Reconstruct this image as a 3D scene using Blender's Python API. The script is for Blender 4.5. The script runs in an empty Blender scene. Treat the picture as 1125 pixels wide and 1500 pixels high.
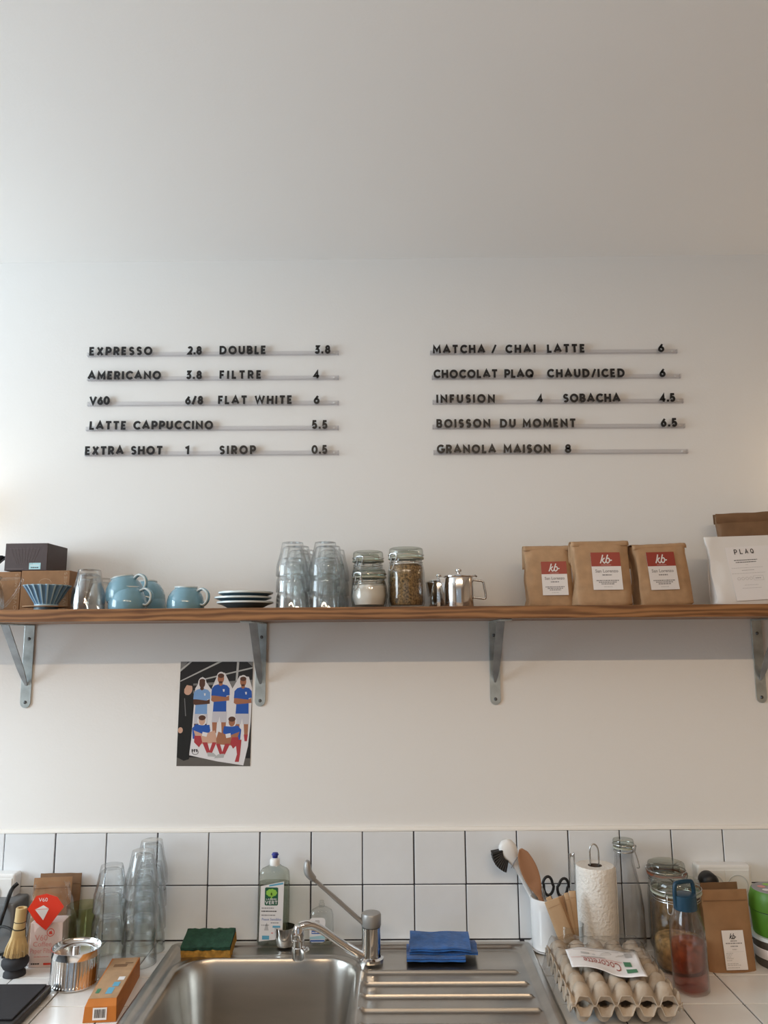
import bpy, bmesh, math, random
from mathutils import Vector, Matrix, noise
random.seed(7)
PI = math.pi
sc = bpy.context.scene
COL = sc.collection

# ------------------------------------------------------------------ camera
F_PX, PITCH, ROLL, YAW = 1123.4, .16302, -.0075, .0071
CAM = Vector((0, -1.908, 1.606))
_x = Vector((math.cos(YAW), math.sin(YAW), 0)); _y = Vector((-math.sin(YAW), math.cos(YAW), 0)); _z = Vector((0, 0, 1))
C_F = math.cos(PITCH) * _y + math.sin(PITCH) * _z
_u = -math.sin(PITCH) * _y + math.cos(PITCH) * _z
C_R = math.cos(ROLL) * _x + math.sin(ROLL) * _u
C_U = -math.sin(ROLL) * _x + math.cos(ROLL) * _u
cd = bpy.data.cameras.new('camera'); cam = bpy.data.objects.new('camera', cd); COL.objects.link(cam)
cd.sensor_fit = 'VERTICAL'; cd.sensor_height = 36.0; cd.lens = 36.0 * F_PX / 1500.0; cd.clip_start = .02
m3 = Matrix((C_R, C_U, -C_F)).transposed()
cam.matrix_world = Matrix.Translation(CAM) @ m3.to_4x4()
sc.camera = cam

def ray(px, py): return C_F + C_R * ((px - 562.5) / F_PX) - C_U * ((py - 750) / F_PX)
def PY(px, py, Y): d = ray(px, py); return CAM + d * ((Y - CAM.y) / d.y)     # photo point at a known depth
def PZ(px, py, Z): d = ray(px, py); return CAM + d * ((Z - CAM.z) / d.z)     # photo point on a known level

# ------------------------------------------------------------------ world, light, exposure
w = bpy.data.worlds.new('world'); sc.world = w; w.use_nodes = True
w.node_tree.nodes['Background'].inputs[0].default_value = (.75, .86, 1, 1)
w.node_tree.nodes['Background'].inputs[1].default_value = .35
vs = sc.view_settings; vs.view_transform = 'Standard'; vs.look = 'None'; vs.gamma = 1; vs.use_curve_mapping = False
vs.exposure = 0.05
sc.cycles.max_bounces = 16; sc.cycles.transparent_max_bounces = 64; sc.cycles.transmission_bounces = 14
sc.cycles.diffuse_bounces = 5; sc.cycles.glossy_bounces = 6
sc.cycles.caustics_reflective = False; sc.cycles.caustics_refractive = False

def area(name, loc, target, sx, sy, watt, col):
    l = bpy.data.lights.new(name, 'AREA'); l.shape = 'RECTANGLE'; l.size = sx; l.size_y = sy; l.energy = watt; l.color = col
    o = bpy.data.objects.new(name, l); COL.objects.link(o); o.location = loc
    o.rotation_euler = (Vector(target) - Vector(loc)).to_track_quat('-Z', 'Y').to_euler(); return o
area('daylight_side_window', (-2.74, -1.05, 1.9), (-1, -1.05, 1.9), 1.55, 1.15, 66, (.76, .90, 1.0))
area('ceiling_strip_light', (.1, -2.55, 2.545), (.1, -2.45, .9), 2.2, .05, 40, (1.0, .745, .50))

# ------------------------------------------------------------------ materials
MATS = {}
def mat(name, col, rough=.6, metal=0, spec=.5, nz=None, bump=None, trans=0, ior=1.45, alpha=1, coat=0, sheen=0):
    """nz=(scale, amount[, stretch]) varies the colour; bump=(scale, strength)."""
    m = bpy.data.materials.new(name); m.use_nodes = True; nt = m.node_tree; b = nt.nodes['Principled BSDF']
    b.inputs['Base Color'].default_value = (*col, 1); b.inputs['Roughness'].default_value = rough
    b.inputs['Metallic'].default_value = metal; b.inputs['Specular IOR Level'].default_value = spec
    b.inputs['Transmission Weight'].default_value = trans; b.inputs['IOR'].default_value = ior
    b.inputs['Coat Weight'].default_value = coat; b.inputs['Sheen Weight'].default_value = sheen
    tc = nt.nodes.new('ShaderNodeTexCoord')
    if nz:
        n = nt.nodes.new('ShaderNodeTexNoise'); n.inputs['Scale'].default_value = nz[0]; n.inputs['Detail'].default_value = 5
        src = tc.outputs['Object']
        if len(nz) > 2:
            mp = nt.nodes.new('ShaderNodeMapping'); mp.inputs['Scale'].default_value = nz[2]; nt.links.new(src, mp.inputs[0]); src = mp.outputs[0]
        nt.links.new(src, n.inputs['Vector'])
        r = nt.nodes.new('ShaderNodeValToRGB'); r.color_ramp.elements[0].position = .3; r.color_ramp.elements[1].position = .7
        r.color_ramp.elements[0].color = (*[c * (1 - nz[1]) for c in col], 1); r.color_ramp.elements[1].color = (*[min(1, c * (1 + nz[1])) for c in col], 1)
        nt.links.new(n.outputs['Fac'], r.inputs[0]); nt.links.new(r.outputs[0], b.inputs['Base Color'])
    if bump:
        n2 = nt.nodes.new('ShaderNodeTexNoise'); n2.inputs['Scale'].default_value = bump[0]; n2.inputs['Detail'].default_value = 4
        nt.links.new(tc.outputs['Object'], n2.inputs['Vector'])
        bp = nt.nodes.new('ShaderNodeBump'); bp.inputs['Strength'].default_value = bump[1]; bp.inputs['Distance'].default_value = .002
        nt.links.new(n2.outputs['Fac'], bp.inputs['Height']); nt.links.new(bp.outputs[0], b.inputs['Normal'])
    MATS[name] = m; return m
def glass(name, tint=(.97, .99, .98), edge=.72, f0=.045, gain=.75, power=3.0, rough=.01):
    """thin clear ware: see-through, tinted more along its edges, mirroring more at grazing angles"""
    m = bpy.data.materials.new(name); m.use_nodes = True; nt = m.node_tree; nt.nodes.clear()
    o = nt.nodes.new('ShaderNodeOutputMaterial'); t = nt.nodes.new('ShaderNodeBsdfTransparent'); g = nt.nodes.new('ShaderNodeBsdfGlossy'); g.inputs['Roughness'].default_value = rough
    lw = nt.nodes.new('ShaderNodeLayerWeight'); lw.inputs[0].default_value = .5
    p = nt.nodes.new('ShaderNodeMath'); p.operation = 'POWER'; p.inputs[1].default_value = power; nt.links.new(lw.outputs['Facing'], p.inputs[0])
    k = nt.nodes.new('ShaderNodeMath'); k.operation = 'MULTIPLY_ADD'; k.inputs[1].default_value = gain; k.inputs[2].default_value = f0; nt.links.new(p.outputs[0], k.inputs[0])
    c = nt.nodes.new('ShaderNodeMix'); c.data_type = 'RGBA'; c.inputs['A'].default_value = (*tint, 1); c.inputs['B'].default_value = (*[v * edge for v in tint], 1); nt.links.new(p.outputs[0], c.inputs['Factor'])
    nt.links.new(c.outputs['Result'], t.inputs[0])
    x = nt.nodes.new('ShaderNodeMixShader'); nt.links.new(k.outputs[0], x.inputs[0])
    nt.links.new(t.outputs[0], x.inputs[1]); nt.links.new(g.outputs[0], x.inputs[2]); nt.links.new(x.outputs[0], o.inputs[0])
    MATS[name] = m; return m
def glow(name, col, strength):
    m = bpy.data.materials.new(name); m.use_nodes = True; b = m.node_tree.nodes['Principled BSDF']
    b.inputs['Base Color'].default_value = (*col, 1); b.inputs['Emission Color'].default_value = (*col, 1); b.inputs['Emission Strength'].default_value = strength
    MATS[name] = m

mat('wall_paint', (.82, .815, .80), .85, bump=(160, .12))
mat('ceiling_paint', (.90, .905, .90), .9, bump=(140, .1))
mat('wall_warm', (.42, .33, .25), .8, bump=(120, .1))
mat('floor', (.33, .22, .13), .5, nz=(6, .15))
mat('tile_white', (.79, .82, .85), .18, nz=(9, .04), bump=(14, .06))
mat('tile_counter', (.80, .80, .79), .2, nz=(9, .04), bump=(14, .06))
mat('grout', (.035, .033, .04), .9)
mat('caulk', (.86, .84, .80), .55, bump=(60, .3))
mat('zinc', (.50, .56, .57), .38, .85, nz=(30, .25), bump=(50, .1))
mat('zinc_dark', (.30, .31, .32), .45, .8, nz=(30, .2))
mat('screw', (.16, .17, .18), .4, .9)
mat('chrome', (.82, .82, .82), .07, 1)
mat('steel', (.46, .435, .40), .30, 1, nz=(3, .12, (1, 6, 6)), bump=(220, .05))
mat('steel_polished', (.78, .77, .76), .13, 1)
mat('wire', (.55, .55, .54), .25, 1)
mat('tap_grey', (.33, .325, .315), .4, .3)
mat('black', (.012, .012, .013), .45)
mat('black_letter', (.008, .008, .009), .35)
mat('black_matte', (.018, .018, .022), .7, bump=(60, .2))
mat('white_plastic', (.80, .80, .79), .35)
mat('white_ceramic', (.82, .83, .84), .15, coat=.4)
mat('blue_glaze', (.17, .33, .42), .12, nz=(7, .10), coat=.5)
mat('blue_glaze_dark', (.10, .17, .22), .3, nz=(9, .1))
mat('pale_rim', (.66, .74, .76), .3)
mat('dripper_blue', (.095, .20, .33), .3, nz=(8, .1))
mat('dripper_light', (.36, .52, .62), .35)
mat('navy_glaze', (.03, .055, .085), .3)
mat('box_dark', (.062, .040, .038), .55, nz=(40, .08))
mat('box_dark_line', (.115, .085, .08), .55)
mat('cardboard', (.30, .155, .07), .75, nz=(60, .10))
mat('cardboard_line', (.48, .33, .21), .75)
mat('label_blue', (.42, .66, .70), .5)
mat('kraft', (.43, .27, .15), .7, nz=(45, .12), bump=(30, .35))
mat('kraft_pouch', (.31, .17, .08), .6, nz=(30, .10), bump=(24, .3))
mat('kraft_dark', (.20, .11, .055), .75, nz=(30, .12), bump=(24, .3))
mat('paper_white', (.78, .76, .76), .45)
mat('pouch_white', (.74, .72, .70), .5, bump=(20, .5))
mat('label_red', (.32, .048, .032), .4)
mat('ink', (.03, .028, .03), .6)
mat('ink_grey', (.30, .29, .30), .6)
mat('ink_soft', (.50, .49, .49), .6)
mat('ink_blue', (.06, .14, .42), .5)
mat('ink_cyan', (.12, .38, .55), .5)
mat('logo_green', (.015, .10, .05), .5)
mat('leaf_green', (.28, .55, .08), .5)
mat('green_stamp', (.05, .20, .10), .5)
mat('red_print', (.72, .045, .02), .35)
mat('pink_print', (.72, .30, .28), .6)
mat('pink_card', (.75, .60, .56), .6)
mat('orange_card', (.50, .16, .02), .5, nz=(30, .08))
mat('sponge_green', (.018, .06, .035), .95, nz=(80, .3), bump=(120, .9))
mat('sponge_yellow', (.55, .28, .05), .95, nz=(110, .35), bump=(90, 1.0))
mat('cloth_blue', (.010, .095, .33), .8, nz=(60, .25), bump=(120, .6), sheen=.3)
mat('cap_blue', (.01, .02, .25), .35)
mat('teal_plastic', (.008, .045, .085), .4)
mat('wood_spoon', (.36, .18, .095), .6, nz=(20, .15, (1, 1, .15)))
mat('wood_pale', (.56, .39, .24), .7, nz=(20, .12, (1, 1, .1)))
mat('wood_pale_dark', (.40, .24, .13), .7, nz=(20, .12, (1, 1, .1)))
mat('bamboo', (.55, .39, .18), .55, nz=(20, .12, (1, 1, .15)))
mat('thread', (.03, .022, .015), .8)
mat('towel_paper', (.80, .77, .72), .95, bump=(170, 1.6))
mat('card_core', (.10, .075, .06), .9)
mat('pulp', (.42, .345, .27), .95, nz=(30, .15), bump=(110, .8))
mat('herbs', (.24, .155, .07), .95, nz=(230, .95), bump=(150, 1.0))
mat('sugar', (.82, .79, .75), .8, bump=(14, .6))
mat('granola', (.42, .24, .095), .9, nz=(70, .6), bump=(70, 1.0))
mat('gasket', (.42, .44, .36), .6)
mat('gasket_red', (.38, .12, .06), .6)
mat('socket_face', (.58, .60, .60), .4)
mat('socket_dark', (.05, .05, .05), .6)
mat('cable', (.008, .008, .008), .5)
mat('dark_grey', (.16, .165, .17), .45)
mat('tub_green', (.08, .22, .02), .4)
mat('tub_dark', (.10, .09, .075), .5, nz=(60, .3))
mat('photo_dark', (.02, .02, .022), .35)
mat('photo_grey', (.20, .20, .20), .35)
mat('photo_beam', (.45, .46, .46), .35)
mat('photo_blue', (.025, .10, .42), .35)
mat('photo_blue_light', (.20, .36, .65), .35)
mat('photo_white', (.75, .74, .76), .35)
mat('photo_short', (.56, .55, .60), .35)
mat('photo_skin', (.38, .16, .09), .35)
mat('photo_skin_dark', (.10, .045, .03), .35)
mat('photo_skin_light', (.62, .38, .28), .35)
mat('photo_red', (.42, .05, .06), .35)
mat('photo_coat', (.016, .017, .017), .35)
mat('photo_floor', (.12, .11, .10), .35)
glass('glass_clear', (.985, .992, .992), .45, .055, .9, 2.8)
glass('glass_jar', (.98, .985, .975), .5)
glass('glass_lid', (.90, .92, .885), .5, .045, .55)
glass('glass_green', (.84, .86, .72), .6)
glass('bottle_clear', (.97, .97, .97), .75)
glass('acrylic', (.975, .975, .985), .85, .05, .25)
glass('plastic_film', (.965, .96, .955), .85, .05, .45, 2.5, .12)
glass('window_glass', (.97, .98, .98), .9)
glass('liquid_pink', (.93, .63, .57), .9, .03, .3)
glass('detergent', (.86, .87, .82), .6, .05, .4)
glass('soap_plastic', (.95, .96, .955), .7, .06, .5)
glow('lamp_globe', (1, .74, .46), 9)
glow('lamp_globe_dim', (1, .86, .66), 9)

def wood_mat():
    m = bpy.data.materials.new('oak'); m.use_nodes = True; nt = m.node_tree; b = nt.nodes['Principled BSDF']
    tc = nt.nodes.new('ShaderNodeTexCoord'); mp = nt.nodes.new('ShaderNodeMapping'); mp.inputs['Scale'].default_value = (1.2, 9, 12); mp.inputs['Rotation'].default_value = (0, .05, 0)
    n = nt.nodes.new('ShaderNodeTexNoise'); n.inputs['Scale'].default_value = 5; n.inputs['Detail'].default_value = 8; n.inputs['Distortion'].default_value = .8
    wv = nt.nodes.new('ShaderNodeTexWave'); wv.bands_direction = 'Z'; wv.inputs['Scale'].default_value = 2.2; wv.inputs['Distortion'].default_value = 9; wv.inputs['Detail'].default_value = 3; wv.inputs['Detail Scale'].default_value = 1.3
    nt.links.new(tc.outputs['Object'], mp.inputs[0]); nt.links.new(mp.outputs[0], n.inputs[0]); nt.links.new(mp.outputs[0], wv.inputs[0])
    mx = nt.nodes.new('ShaderNodeMath'); mx.operation = 'MULTIPLY_ADD'; mx.inputs[1].default_value = .45
    ad = nt.nodes.new('ShaderNodeMath'); ad.operation = 'MULTIPLY'; ad.inputs[1].default_value = .6
    nt.links.new(n.outputs[0], ad.inputs[0]); nt.links.new(wv.outputs['Fac'], mx.inputs[0]); nt.links.new(ad.outputs[0], mx.inputs[2])
    r = nt.nodes.new('ShaderNodeValToRGB'); r.color_ramp.elements[0].position = .25; r.color_ramp.elements[1].position = .8
    r.color_ramp.elements[0].color = (.115, .045, .015, 1); r.color_ramp.elements[1].color = (.34, .165, .065, 1)
    nt.links.new(mx.outputs[0], r.inputs[0]); nt.links.new(r.outputs[0], b.inputs['Base Color']); b.inputs['Roughness'].default_value = .42
    MATS['oak'] = m
wood_mat()

# ------------------------------------------------------------------ mesh builder
class MB:
    def __init__(s): s.v = []; s.f = []; s.m = []; s.T = Matrix.Identity(4); s.cur = None
    def at(s, loc=(0, 0, 0), rot=(0, 0, 0)):
        from mathutils import Euler
        s.T = Matrix.Translation(loc) @ Euler(rot).to_matrix().to_4x4(); return s
    def add(s, vs, fs, m=None):
        o = len(s.v); s.v += [tuple(s.T @ Vector(p)) for p in vs]
        for q in fs: s.f.append([o + i for i in q]); s.m.append(m)
        return s
    def box(s, x0, x1, y0, y1, z0, z1, m=None):
        return s.add([(x0, y0, z0), (x1, y0, z0), (x1, y1, z0), (x0, y1, z0), (x0, y0, z1), (x1, y0, z1), (x1, y1, z1), (x0, y1, z1)],
                     [(0, 3, 2, 1), (4, 5, 6, 7), (0, 1, 5, 4), (1, 2, 6, 5), (2, 3, 7, 6), (3, 0, 4, 7)], m)
    def lathe(s, prof, n=32, m=None, mod=None, c=(0, 0)):
        vs, fs, rows = [], [], []
        for k, (r, z) in enumerate(prof):
            if r < 1e-6: rows.append([len(vs)]); vs.append((c[0], c[1], z)); continue
            row = []
            for i in range(n):
                a = 2 * PI * i / n; rr = mod(r, z, a, k) if mod else r
                row.append(len(vs)); vs.append((c[0] + rr * math.cos(a), c[1] + rr * math.sin(a), z))
            rows.append(row)
        for a, b in zip(rows, rows[1:]):
            for i in range(n):
                j = (i + 1) % n
                if len(a) == 1 and len(b) == 1: break
                if len(a) == 1: fs.append((a[0], b[j], b[i]))
                elif len(b) == 1: fs.append((a[i], a[j], b[0]))
                else: fs.append((a[i], a[j], b[j], b[i]))
        return s.add(vs, fs, m)
    def tube(s, pts, r, n=8, m=None, closed=False, flat=1.0):
        pts = [Vector(p) for p in pts]; N = len(pts); vs, fs = [], []
        rr = r if isinstance(r, (list, tuple)) else [r] * N
        up = None
        for k, p in enumerate(pts):
            if closed: t = pts[(k + 1) % N] - pts[k - 1]
            else: t = pts[min(k + 1, N - 1)] - pts[max(k - 1, 0)]
            t.normalize()
            if up is None: up = Vector((0, 0, 1)) if abs(t.z) < .9 else Vector((0, 1, 0))
            a = t.cross(up).normalized(); up = a.cross(t).normalized()
            for i in range(n):
                th = 2 * PI * i / n; vs.append(p + (a * math.cos(th) + up * math.sin(th) * flat) * rr[k])
        for k in range(N if closed else N - 1):
            for i in range(n):
                j = (i + 1) % n; k2 = (k + 1) % N
                fs.append((k * n + i, k * n + j, k2 * n + j, k2 * n + i))
        if not closed: fs += [tuple(reversed(range(n))), tuple((N - 1) * n + i for i in range(n))]
        return s.add(vs, fs, m)
    def prism(s, poly, y0, y1, m=None):
        """polygon in the XZ plane extruded along Y"""
        n = len(poly); vs = [(x, y0, z) for x, z in poly] + [(x, y1, z) for x, z in poly]
        return s.add(vs, [tuple(range(n)), tuple(reversed(range(n, 2 * n)))] + [(i, i + n, (i + 1) % n + n, (i + 1) % n) for i in range(n)], m)
    def flat(s, poly, y, m=None):
        return s.add([(x, y, z) for x, z in poly], [tuple(range(len(poly)))], m)
    def rect(s, x0, x1, z0, z1, y, m=None): return s.flat([(x0, z0), (x1, z0), (x1, z1), (x0, z1)], y, m)
    def grid(s, fn, nu, nv, m=None, wrap=False):
        vs = [fn(i / nu, j / nv) for j in range(nv + 1) for i in range(nu + 1)]; W = nu + 1
        return s.add(vs, [(j * W + i, j * W + i + 1, (j + 1) * W + i + 1, (j + 1) * W + i) for j in range(nv) for i in range(nu)], m)
    def ribbon(s, pts, hw, y0, y1, m=None, closed=False):
        """constant-width stroke in XZ, extruded y0..y1"""
        pts = [Vector((p[0], p[1])) for p in pts]; N = len(pts); L, R_ = [], []
        for k in range(N):
            if closed: a, b = pts[k - 1], pts[(k + 1) % N]
            else: a, b = pts[max(k - 1, 0)], pts[min(k + 1, N - 1)]
            d1 = (pts[k] - a); d2 = (b - pts[k])
            if d1.length < 1e-9: d1 = d2
            if d2.length < 1e-9: d2 = d1
            d1 = d1.normalized(); d2 = d2.normalized(); t = (d1 + d2)
            t = t.normalized() if t.length > 1e-6 else d1
            n = Vector((-t.y, t.x)); c = max(.45, n.dot(Vector((-d1.y, d1.x))))
            L.append(pts[k] + n * hw / c); R_.append(pts[k] - n * hw / c)
        vs = [(p.x, y0, p.y) for p in L] + [(p.x, y0, p.y) for p in R_] + [(p.x, y1, p.y) for p in L] + [(p.x, y1, p.y) for p in R_]; fs = []
        for k in range(N if closed else N - 1):
            q = (k + 1) % N
            fs += [(k, N + k, N + q, q), (2 * N + k, 2 * N + q, 3 * N + q, 3 * N + k), (k, q, 2 * N + q, 2 * N + k), (N + k, 3 * N + k, 3 * N + q, N + q)]
        if not closed: fs += [(0, 2 * N, 3 * N, N), (N - 1, 2 * N - 1, 4 * N - 1, 3 * N - 1)]
        return s.add(vs, fs, m)
    def build(s, name, material, parent=None, smooth=None, bevel=0, seg=2, fix=True):
        me = bpy.data.meshes.new(name); me.from_pydata(s.v, [], s.f)
        names = [material]
        for x in s.m:
            if x and x not in names: names.append(x)
        for x in names: me.materials.append(MATS[x])
        for p, x in zip(me.polygons, s.m): p.material_index = names.index(x) if x else 0
        if fix or bevel:
            bm = bmesh.new(); bm.from_mesh(me)
            if fix: bmesh.ops.recalc_face_normals(bm, faces=bm.faces)
            if bevel:
                es = [e for e in bm.edges if len(e.link_faces) == 2 and e.calc_face_angle(0) > .6]
                bmesh.ops.bevel(bm, geom=es, offset=bevel, segments=seg, affect='EDGES', profile=.5, clamp_overlap=True)
            bm.to_mesh(me); bm.free()
        if smooth is not None:
            for p in me.polygons: p.use_smooth = True
            me.set_sharp_from_angle(angle=math.radians(smooth))
        o = bpy.data.objects.new(name, me); COL.objects.link(o)
        if parent is not None: o.parent = parent
        return o

def tag(o, label, cat=None, group=None, kind=None):
    o['label'] = label
    if cat: o['category'] = cat
    if group: o['group'] = group
    if kind: o['kind'] = kind
    return o
def thing(name, label, cat, loc=(0, 0, 0), rot=(0, 0, 0), group=None):
    o = bpy.data.objects.new(name, None); COL.objects.link(o); o.location = loc; o.rotation_euler = rot; o.empty_display_size = .02
    return tag(o, label, cat, group)
def struct(o): o['kind'] = 'structure'; return o
def dup(root, loc, rot=None, label=None, group=None, scale=None):
    r = root.copy(); COL.objects.link(r); r.location = loc
    if rot is not None: r.rotation_euler = rot
    if scale: r.scale = (scale,) * 3
    if label: r['label'] = label
    if group: r['group'] = group
    for ch in root.children:
        c = ch.copy(); COL.objects.link(c); c.parent = r
        for g in ch.children:
            d = g.copy(); COL.objects.link(d); d.parent = c
    return r
def arc(cx, cy, rx, ry, a0, a1, n=10): return [(cx + rx * math.cos(math.radians(a0 + (a1 - a0) * i / n)), cy + ry * math.sin(math.radians(a0 + (a1 - a0) * i / n))) for i in range(n + 1)]
def spline(pts, k=6):
    pts = [Vector(p) for p in pts]; out = []
    for i in range(len(pts) - 1):
        p0, p1, p2, p3 = pts[max(i - 1, 0)], pts[i], pts[i + 1], pts[min(i + 2, len(pts) - 1)]
        for j in range(k):
            t = j / k; out.append(.5 * ((2 * p1) + (p2 - p0) * t + (2 * p0 - 5 * p1 + 4 * p2 - p3) * t * t + (3 * p1 - p0 - 3 * p2 + p3) * t ** 3))
    return out + [pts[-1]]
def rrect(x0, x1, z0, z1, r, n=4):
    return arc(x1 - r, z1 - r, r, r, 90, 0, n)[::-1][::-1] + arc(x1 - r, z0 + r, r, r, 0, -90, n) + arc(x0 + r, z0 + r, r, r, -90, -180, n) + arc(x0 + r, z1 - r, r, r, 180, 90, n)

# ---- lettering: geometric stroke capitals (cap height 1, centre lines kept .1 inside)
def glyphs():
    G = {}
    G['A'] = (.92, [[(.08, .1), (.46, .9), (.84, .1)], [(.24, .34), (.68, .34)]])
    G['B'] = (.68, [[(.1, .1), (.1, .9), (.36, .9)] + arc(.36, .71, .19, .19, 80, -80, 8) + [(.36, .52), (.1, .52)], [(.36, .52)] + arc(.38, .31, .21, .21, 80, -80, 8) + [(.36, .1), (.1, .1)]])
    G['C'] = (.82, [arc(.5, .5, .4, .4, 42, 318, 18)])
    G['D'] = (.84, [[(.1, .1), (.1, .9), (.34, .9)] + arc(.34, .5, .4, .4, 80, -80, 12) + [(.34, .1), (.1, .1)]])
    G['E'] = (.60, [[(.54, .9), (.1, .9), (.1, .1), (.54, .1)], [(.1, .5), (.48, .5)]])
    G['F'] = (.56, [[(.54, .9), (.1, .9), (.1, .04)], [(.1, .47), (.48, .47)]])
    G['G'] = (.88, [arc(.5, .5, .4, .4, 45, 350, 18) + [(.52, .46)]])
    G['H'] = (.78, [[(.1, .02), (.1, .98)], [(.68, .02), (.68, .98)], [(.1, .5), (.68, .5)]])
    G['I'] = (.2, [[(.1, .02), (.1, .98)]])
    G['L'] = (.54, [[(.1, .98), (.1, .1), (.52, .1)]])
    G['M'] = (.98, [[(.1, .02), (.14, .86), (.49, .3), (.84, .86), (.88, .02)]])
    G['N'] = (.82, [[(.1, .02), (.1, .82), (.72, .18), (.72, .98)]])
    G['O'] = (1.0, [arc(.5, .5, .4, .4, 0, 360, 22)])
    G['P'] = (.66, [[(.1, .02), (.1, .9), (.36, .9)] + arc(.36, .66, .24, .24, 80, -80, 8) + [(.36, .42), (.1, .42)]])
    G['Q'] = (1.0, [arc(.5, .5, .4, .4, 0, 360, 22), [(.58, .34), (.86, .06)]])
    G['R'] = (.70, [[(.1, .02), (.1, .9), (.36, .9)] + arc(.36, .67, .23, .23, 80, -80, 8) + [(.36, .44), (.1, .44)], [(.36, .44), (.62, .04)]])
    G['S'] = (.62, [[(.53, .78)] + arc(.32, .70, .2, .2, 40, 215, 8) + [(.32, .5)] + arc(.31, .31, .22, .21, 50, -140, 9)])
    G['T'] = (.70, [[(.02, .9), (.68, .9)], [(.35, .9), (.35, .02)]])
    G['U'] = (.76, [[(.1, .98), (.1, .38)] + arc(.38, .38, .28, .28, 190, 350, 10) + [(.66, .38), (.66, .98)]])
    G['V'] = (.86, [[(.08, .96), (.43, .12), (.78, .96)]])
    G['W'] = (1.22, [[(.08, .96), (.33, .14), (.61, .86), (.89, .14), (1.14, .96)]])
    G['X'] = (.78, [[(.1, .96), (.68, .04)], [(.68, .96), (.1, .04)]])
    G['0'] = (.72, [arc(.36, .5, .26, .4, 0, 360, 20)])
    G['1'] = (.36, [[(.04, .74), (.25, .88), (.25, .02)]])
    G['2'] = (.60, [arc(.3, .68, .21, .22, 160, -20, 8) + [(.42, .44), (.12, .1), (.58, .1)]])
    G['3'] = (.60, [[(.08, .9), (.48, .9), (.27, .58)] + arc(.28, .34, .22, .24, 80, -150, 10)])
    G['4'] = (.68, [[(.44, .02), (.44, .86), (.08, .28), (.64, .28)]])
    G['5'] = (.60, [[(.52, .9), (.17, .9), (.13, .53)] + arc(.28, .34, .22, .24, 110, -150, 10)])
    G['6'] = (.64, [arc(.32, .34, .22, .24, 0, 360, 16), [(.46, .92), (.15, .5)]])
    G['8'] = (.62, [arc(.31, .70, .18, .19, 0, 360, 14), arc(.31, .31, .22, .21, 0, 360, 16)])
    G['.'] = (.24, [[(.12, .02), (.12, .24)]])
    G['/'] = (.46, [[(.04, .0), (.42, .98)]])
    return G
GL = glyphs()
def letter_mesh(ch, capw, caph, hw, y0, y1):
    mb = MB(); sx = caph * capw
    for pl in GL[ch][1]:
        closed = len(pl) > 12 and abs(pl[0][0] - pl[-1][0]) < 1e-6 and abs(pl[0][1] - pl[-1][1]) < 1e-6
        q = [(x * sx, z * caph) for x, z in (pl[:-1] if closed else pl)]
        mb.ribbon(q, hw * caph, y0, y1, closed=closed)
    return mb
def stroke_text(mb, s, x, z, h, y, m=None, hw=.09, width=None, align='C', space=.14):
    tot = sum((GL[c][0] if c != ' ' else .35) for c in s) + space * (len(s) - 1)
    k = h if width is None else width / tot
    x0 = x - tot * k / 2 if align == 'C' else x
    for c in s:
        if c == ' ': x0 += (.35 + space) * k; continue
        for pl in GL[c][1]: mb.ribbon([(x0 + a * k, z + b * h) for a, b in pl], hw * h, y, y - .0002, m)
        x0 += (GL[c][0] + space) * k
    return mb
def font_text(s, h, width=None, bold=0, shear=0):
    cu = bpy.data.curves.new('t', 'FONT'); cu.body = s; cu.size = h * 1.4; cu.align_x = 'CENTER'; cu.resolution_u = 2; cu.offset = bold; cu.shear = shear
    o = bpy.data.objects.new('t', cu); COL.objects.link(o); dg = bpy.context.evaluated_depsgraph_get(); dg.update()
    me = bpy.data.meshes.new_from_object(o.evaluated_get(dg)); bpy.data.objects.remove(o)
    v = [tuple(p.co) for p in me.vertices]; f = [list(p.vertices) for p in me.polygons]; bpy.data.meshes.remove(me)
    if width and v:
        w = max(p[0] for p in v) - min(p[0] for p in v); v = [(p[0] * width / w, p[1], 0) for p in v]
    return v, f
def put_text(mb, s, x, z, h, y, m=None, width=None, bold=0, shear=0):
    v, f = font_text(s, h, width, bold, shear); return mb.add([(x + p[0], y, z + p[1]) for p in v], f, m)
def greek(mb, x0, x1, z, h, y, m='ink_soft', seed=0):
    """lines of print too small to read"""
    rnd = random.Random(seed); x = x0
    while x < x1 - .0005:
        w = min(rnd.uniform(.002, .006), x1 - x); mb.rect(x, x + w, z, z + h, y, m); x += w + .0009
    return mb
def script_kb(mb, x, z, h, y, m):
    k = [(.02, .02), (.18, .45), (.34, .98)]; k2 = [(.50, .62), (.24, .38), (.20, .34)]; k3 = [(.24, .38), (.40, .06), (.52, .10), (.60, .22)]
    b = [(.60, .20), (.72, .60), (.86, .98)]; b2 = [(.74, .55), (.92, .58), (1.0, .38), (.90, .12), (.72, .06), (.66, .24)]; t = [(1.0, .30), (1.12, .36), (1.24, .34)]
    for pl in (k, k2, k3, b, b2, t): mb.ribbon([(x + (p.x - .6) * h * 1.05, z + p.y * h) for p in spline([(a, c, 0) for a, c in pl], 5)], .065 * h, y, y - .0002, m)
    return mb

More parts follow.
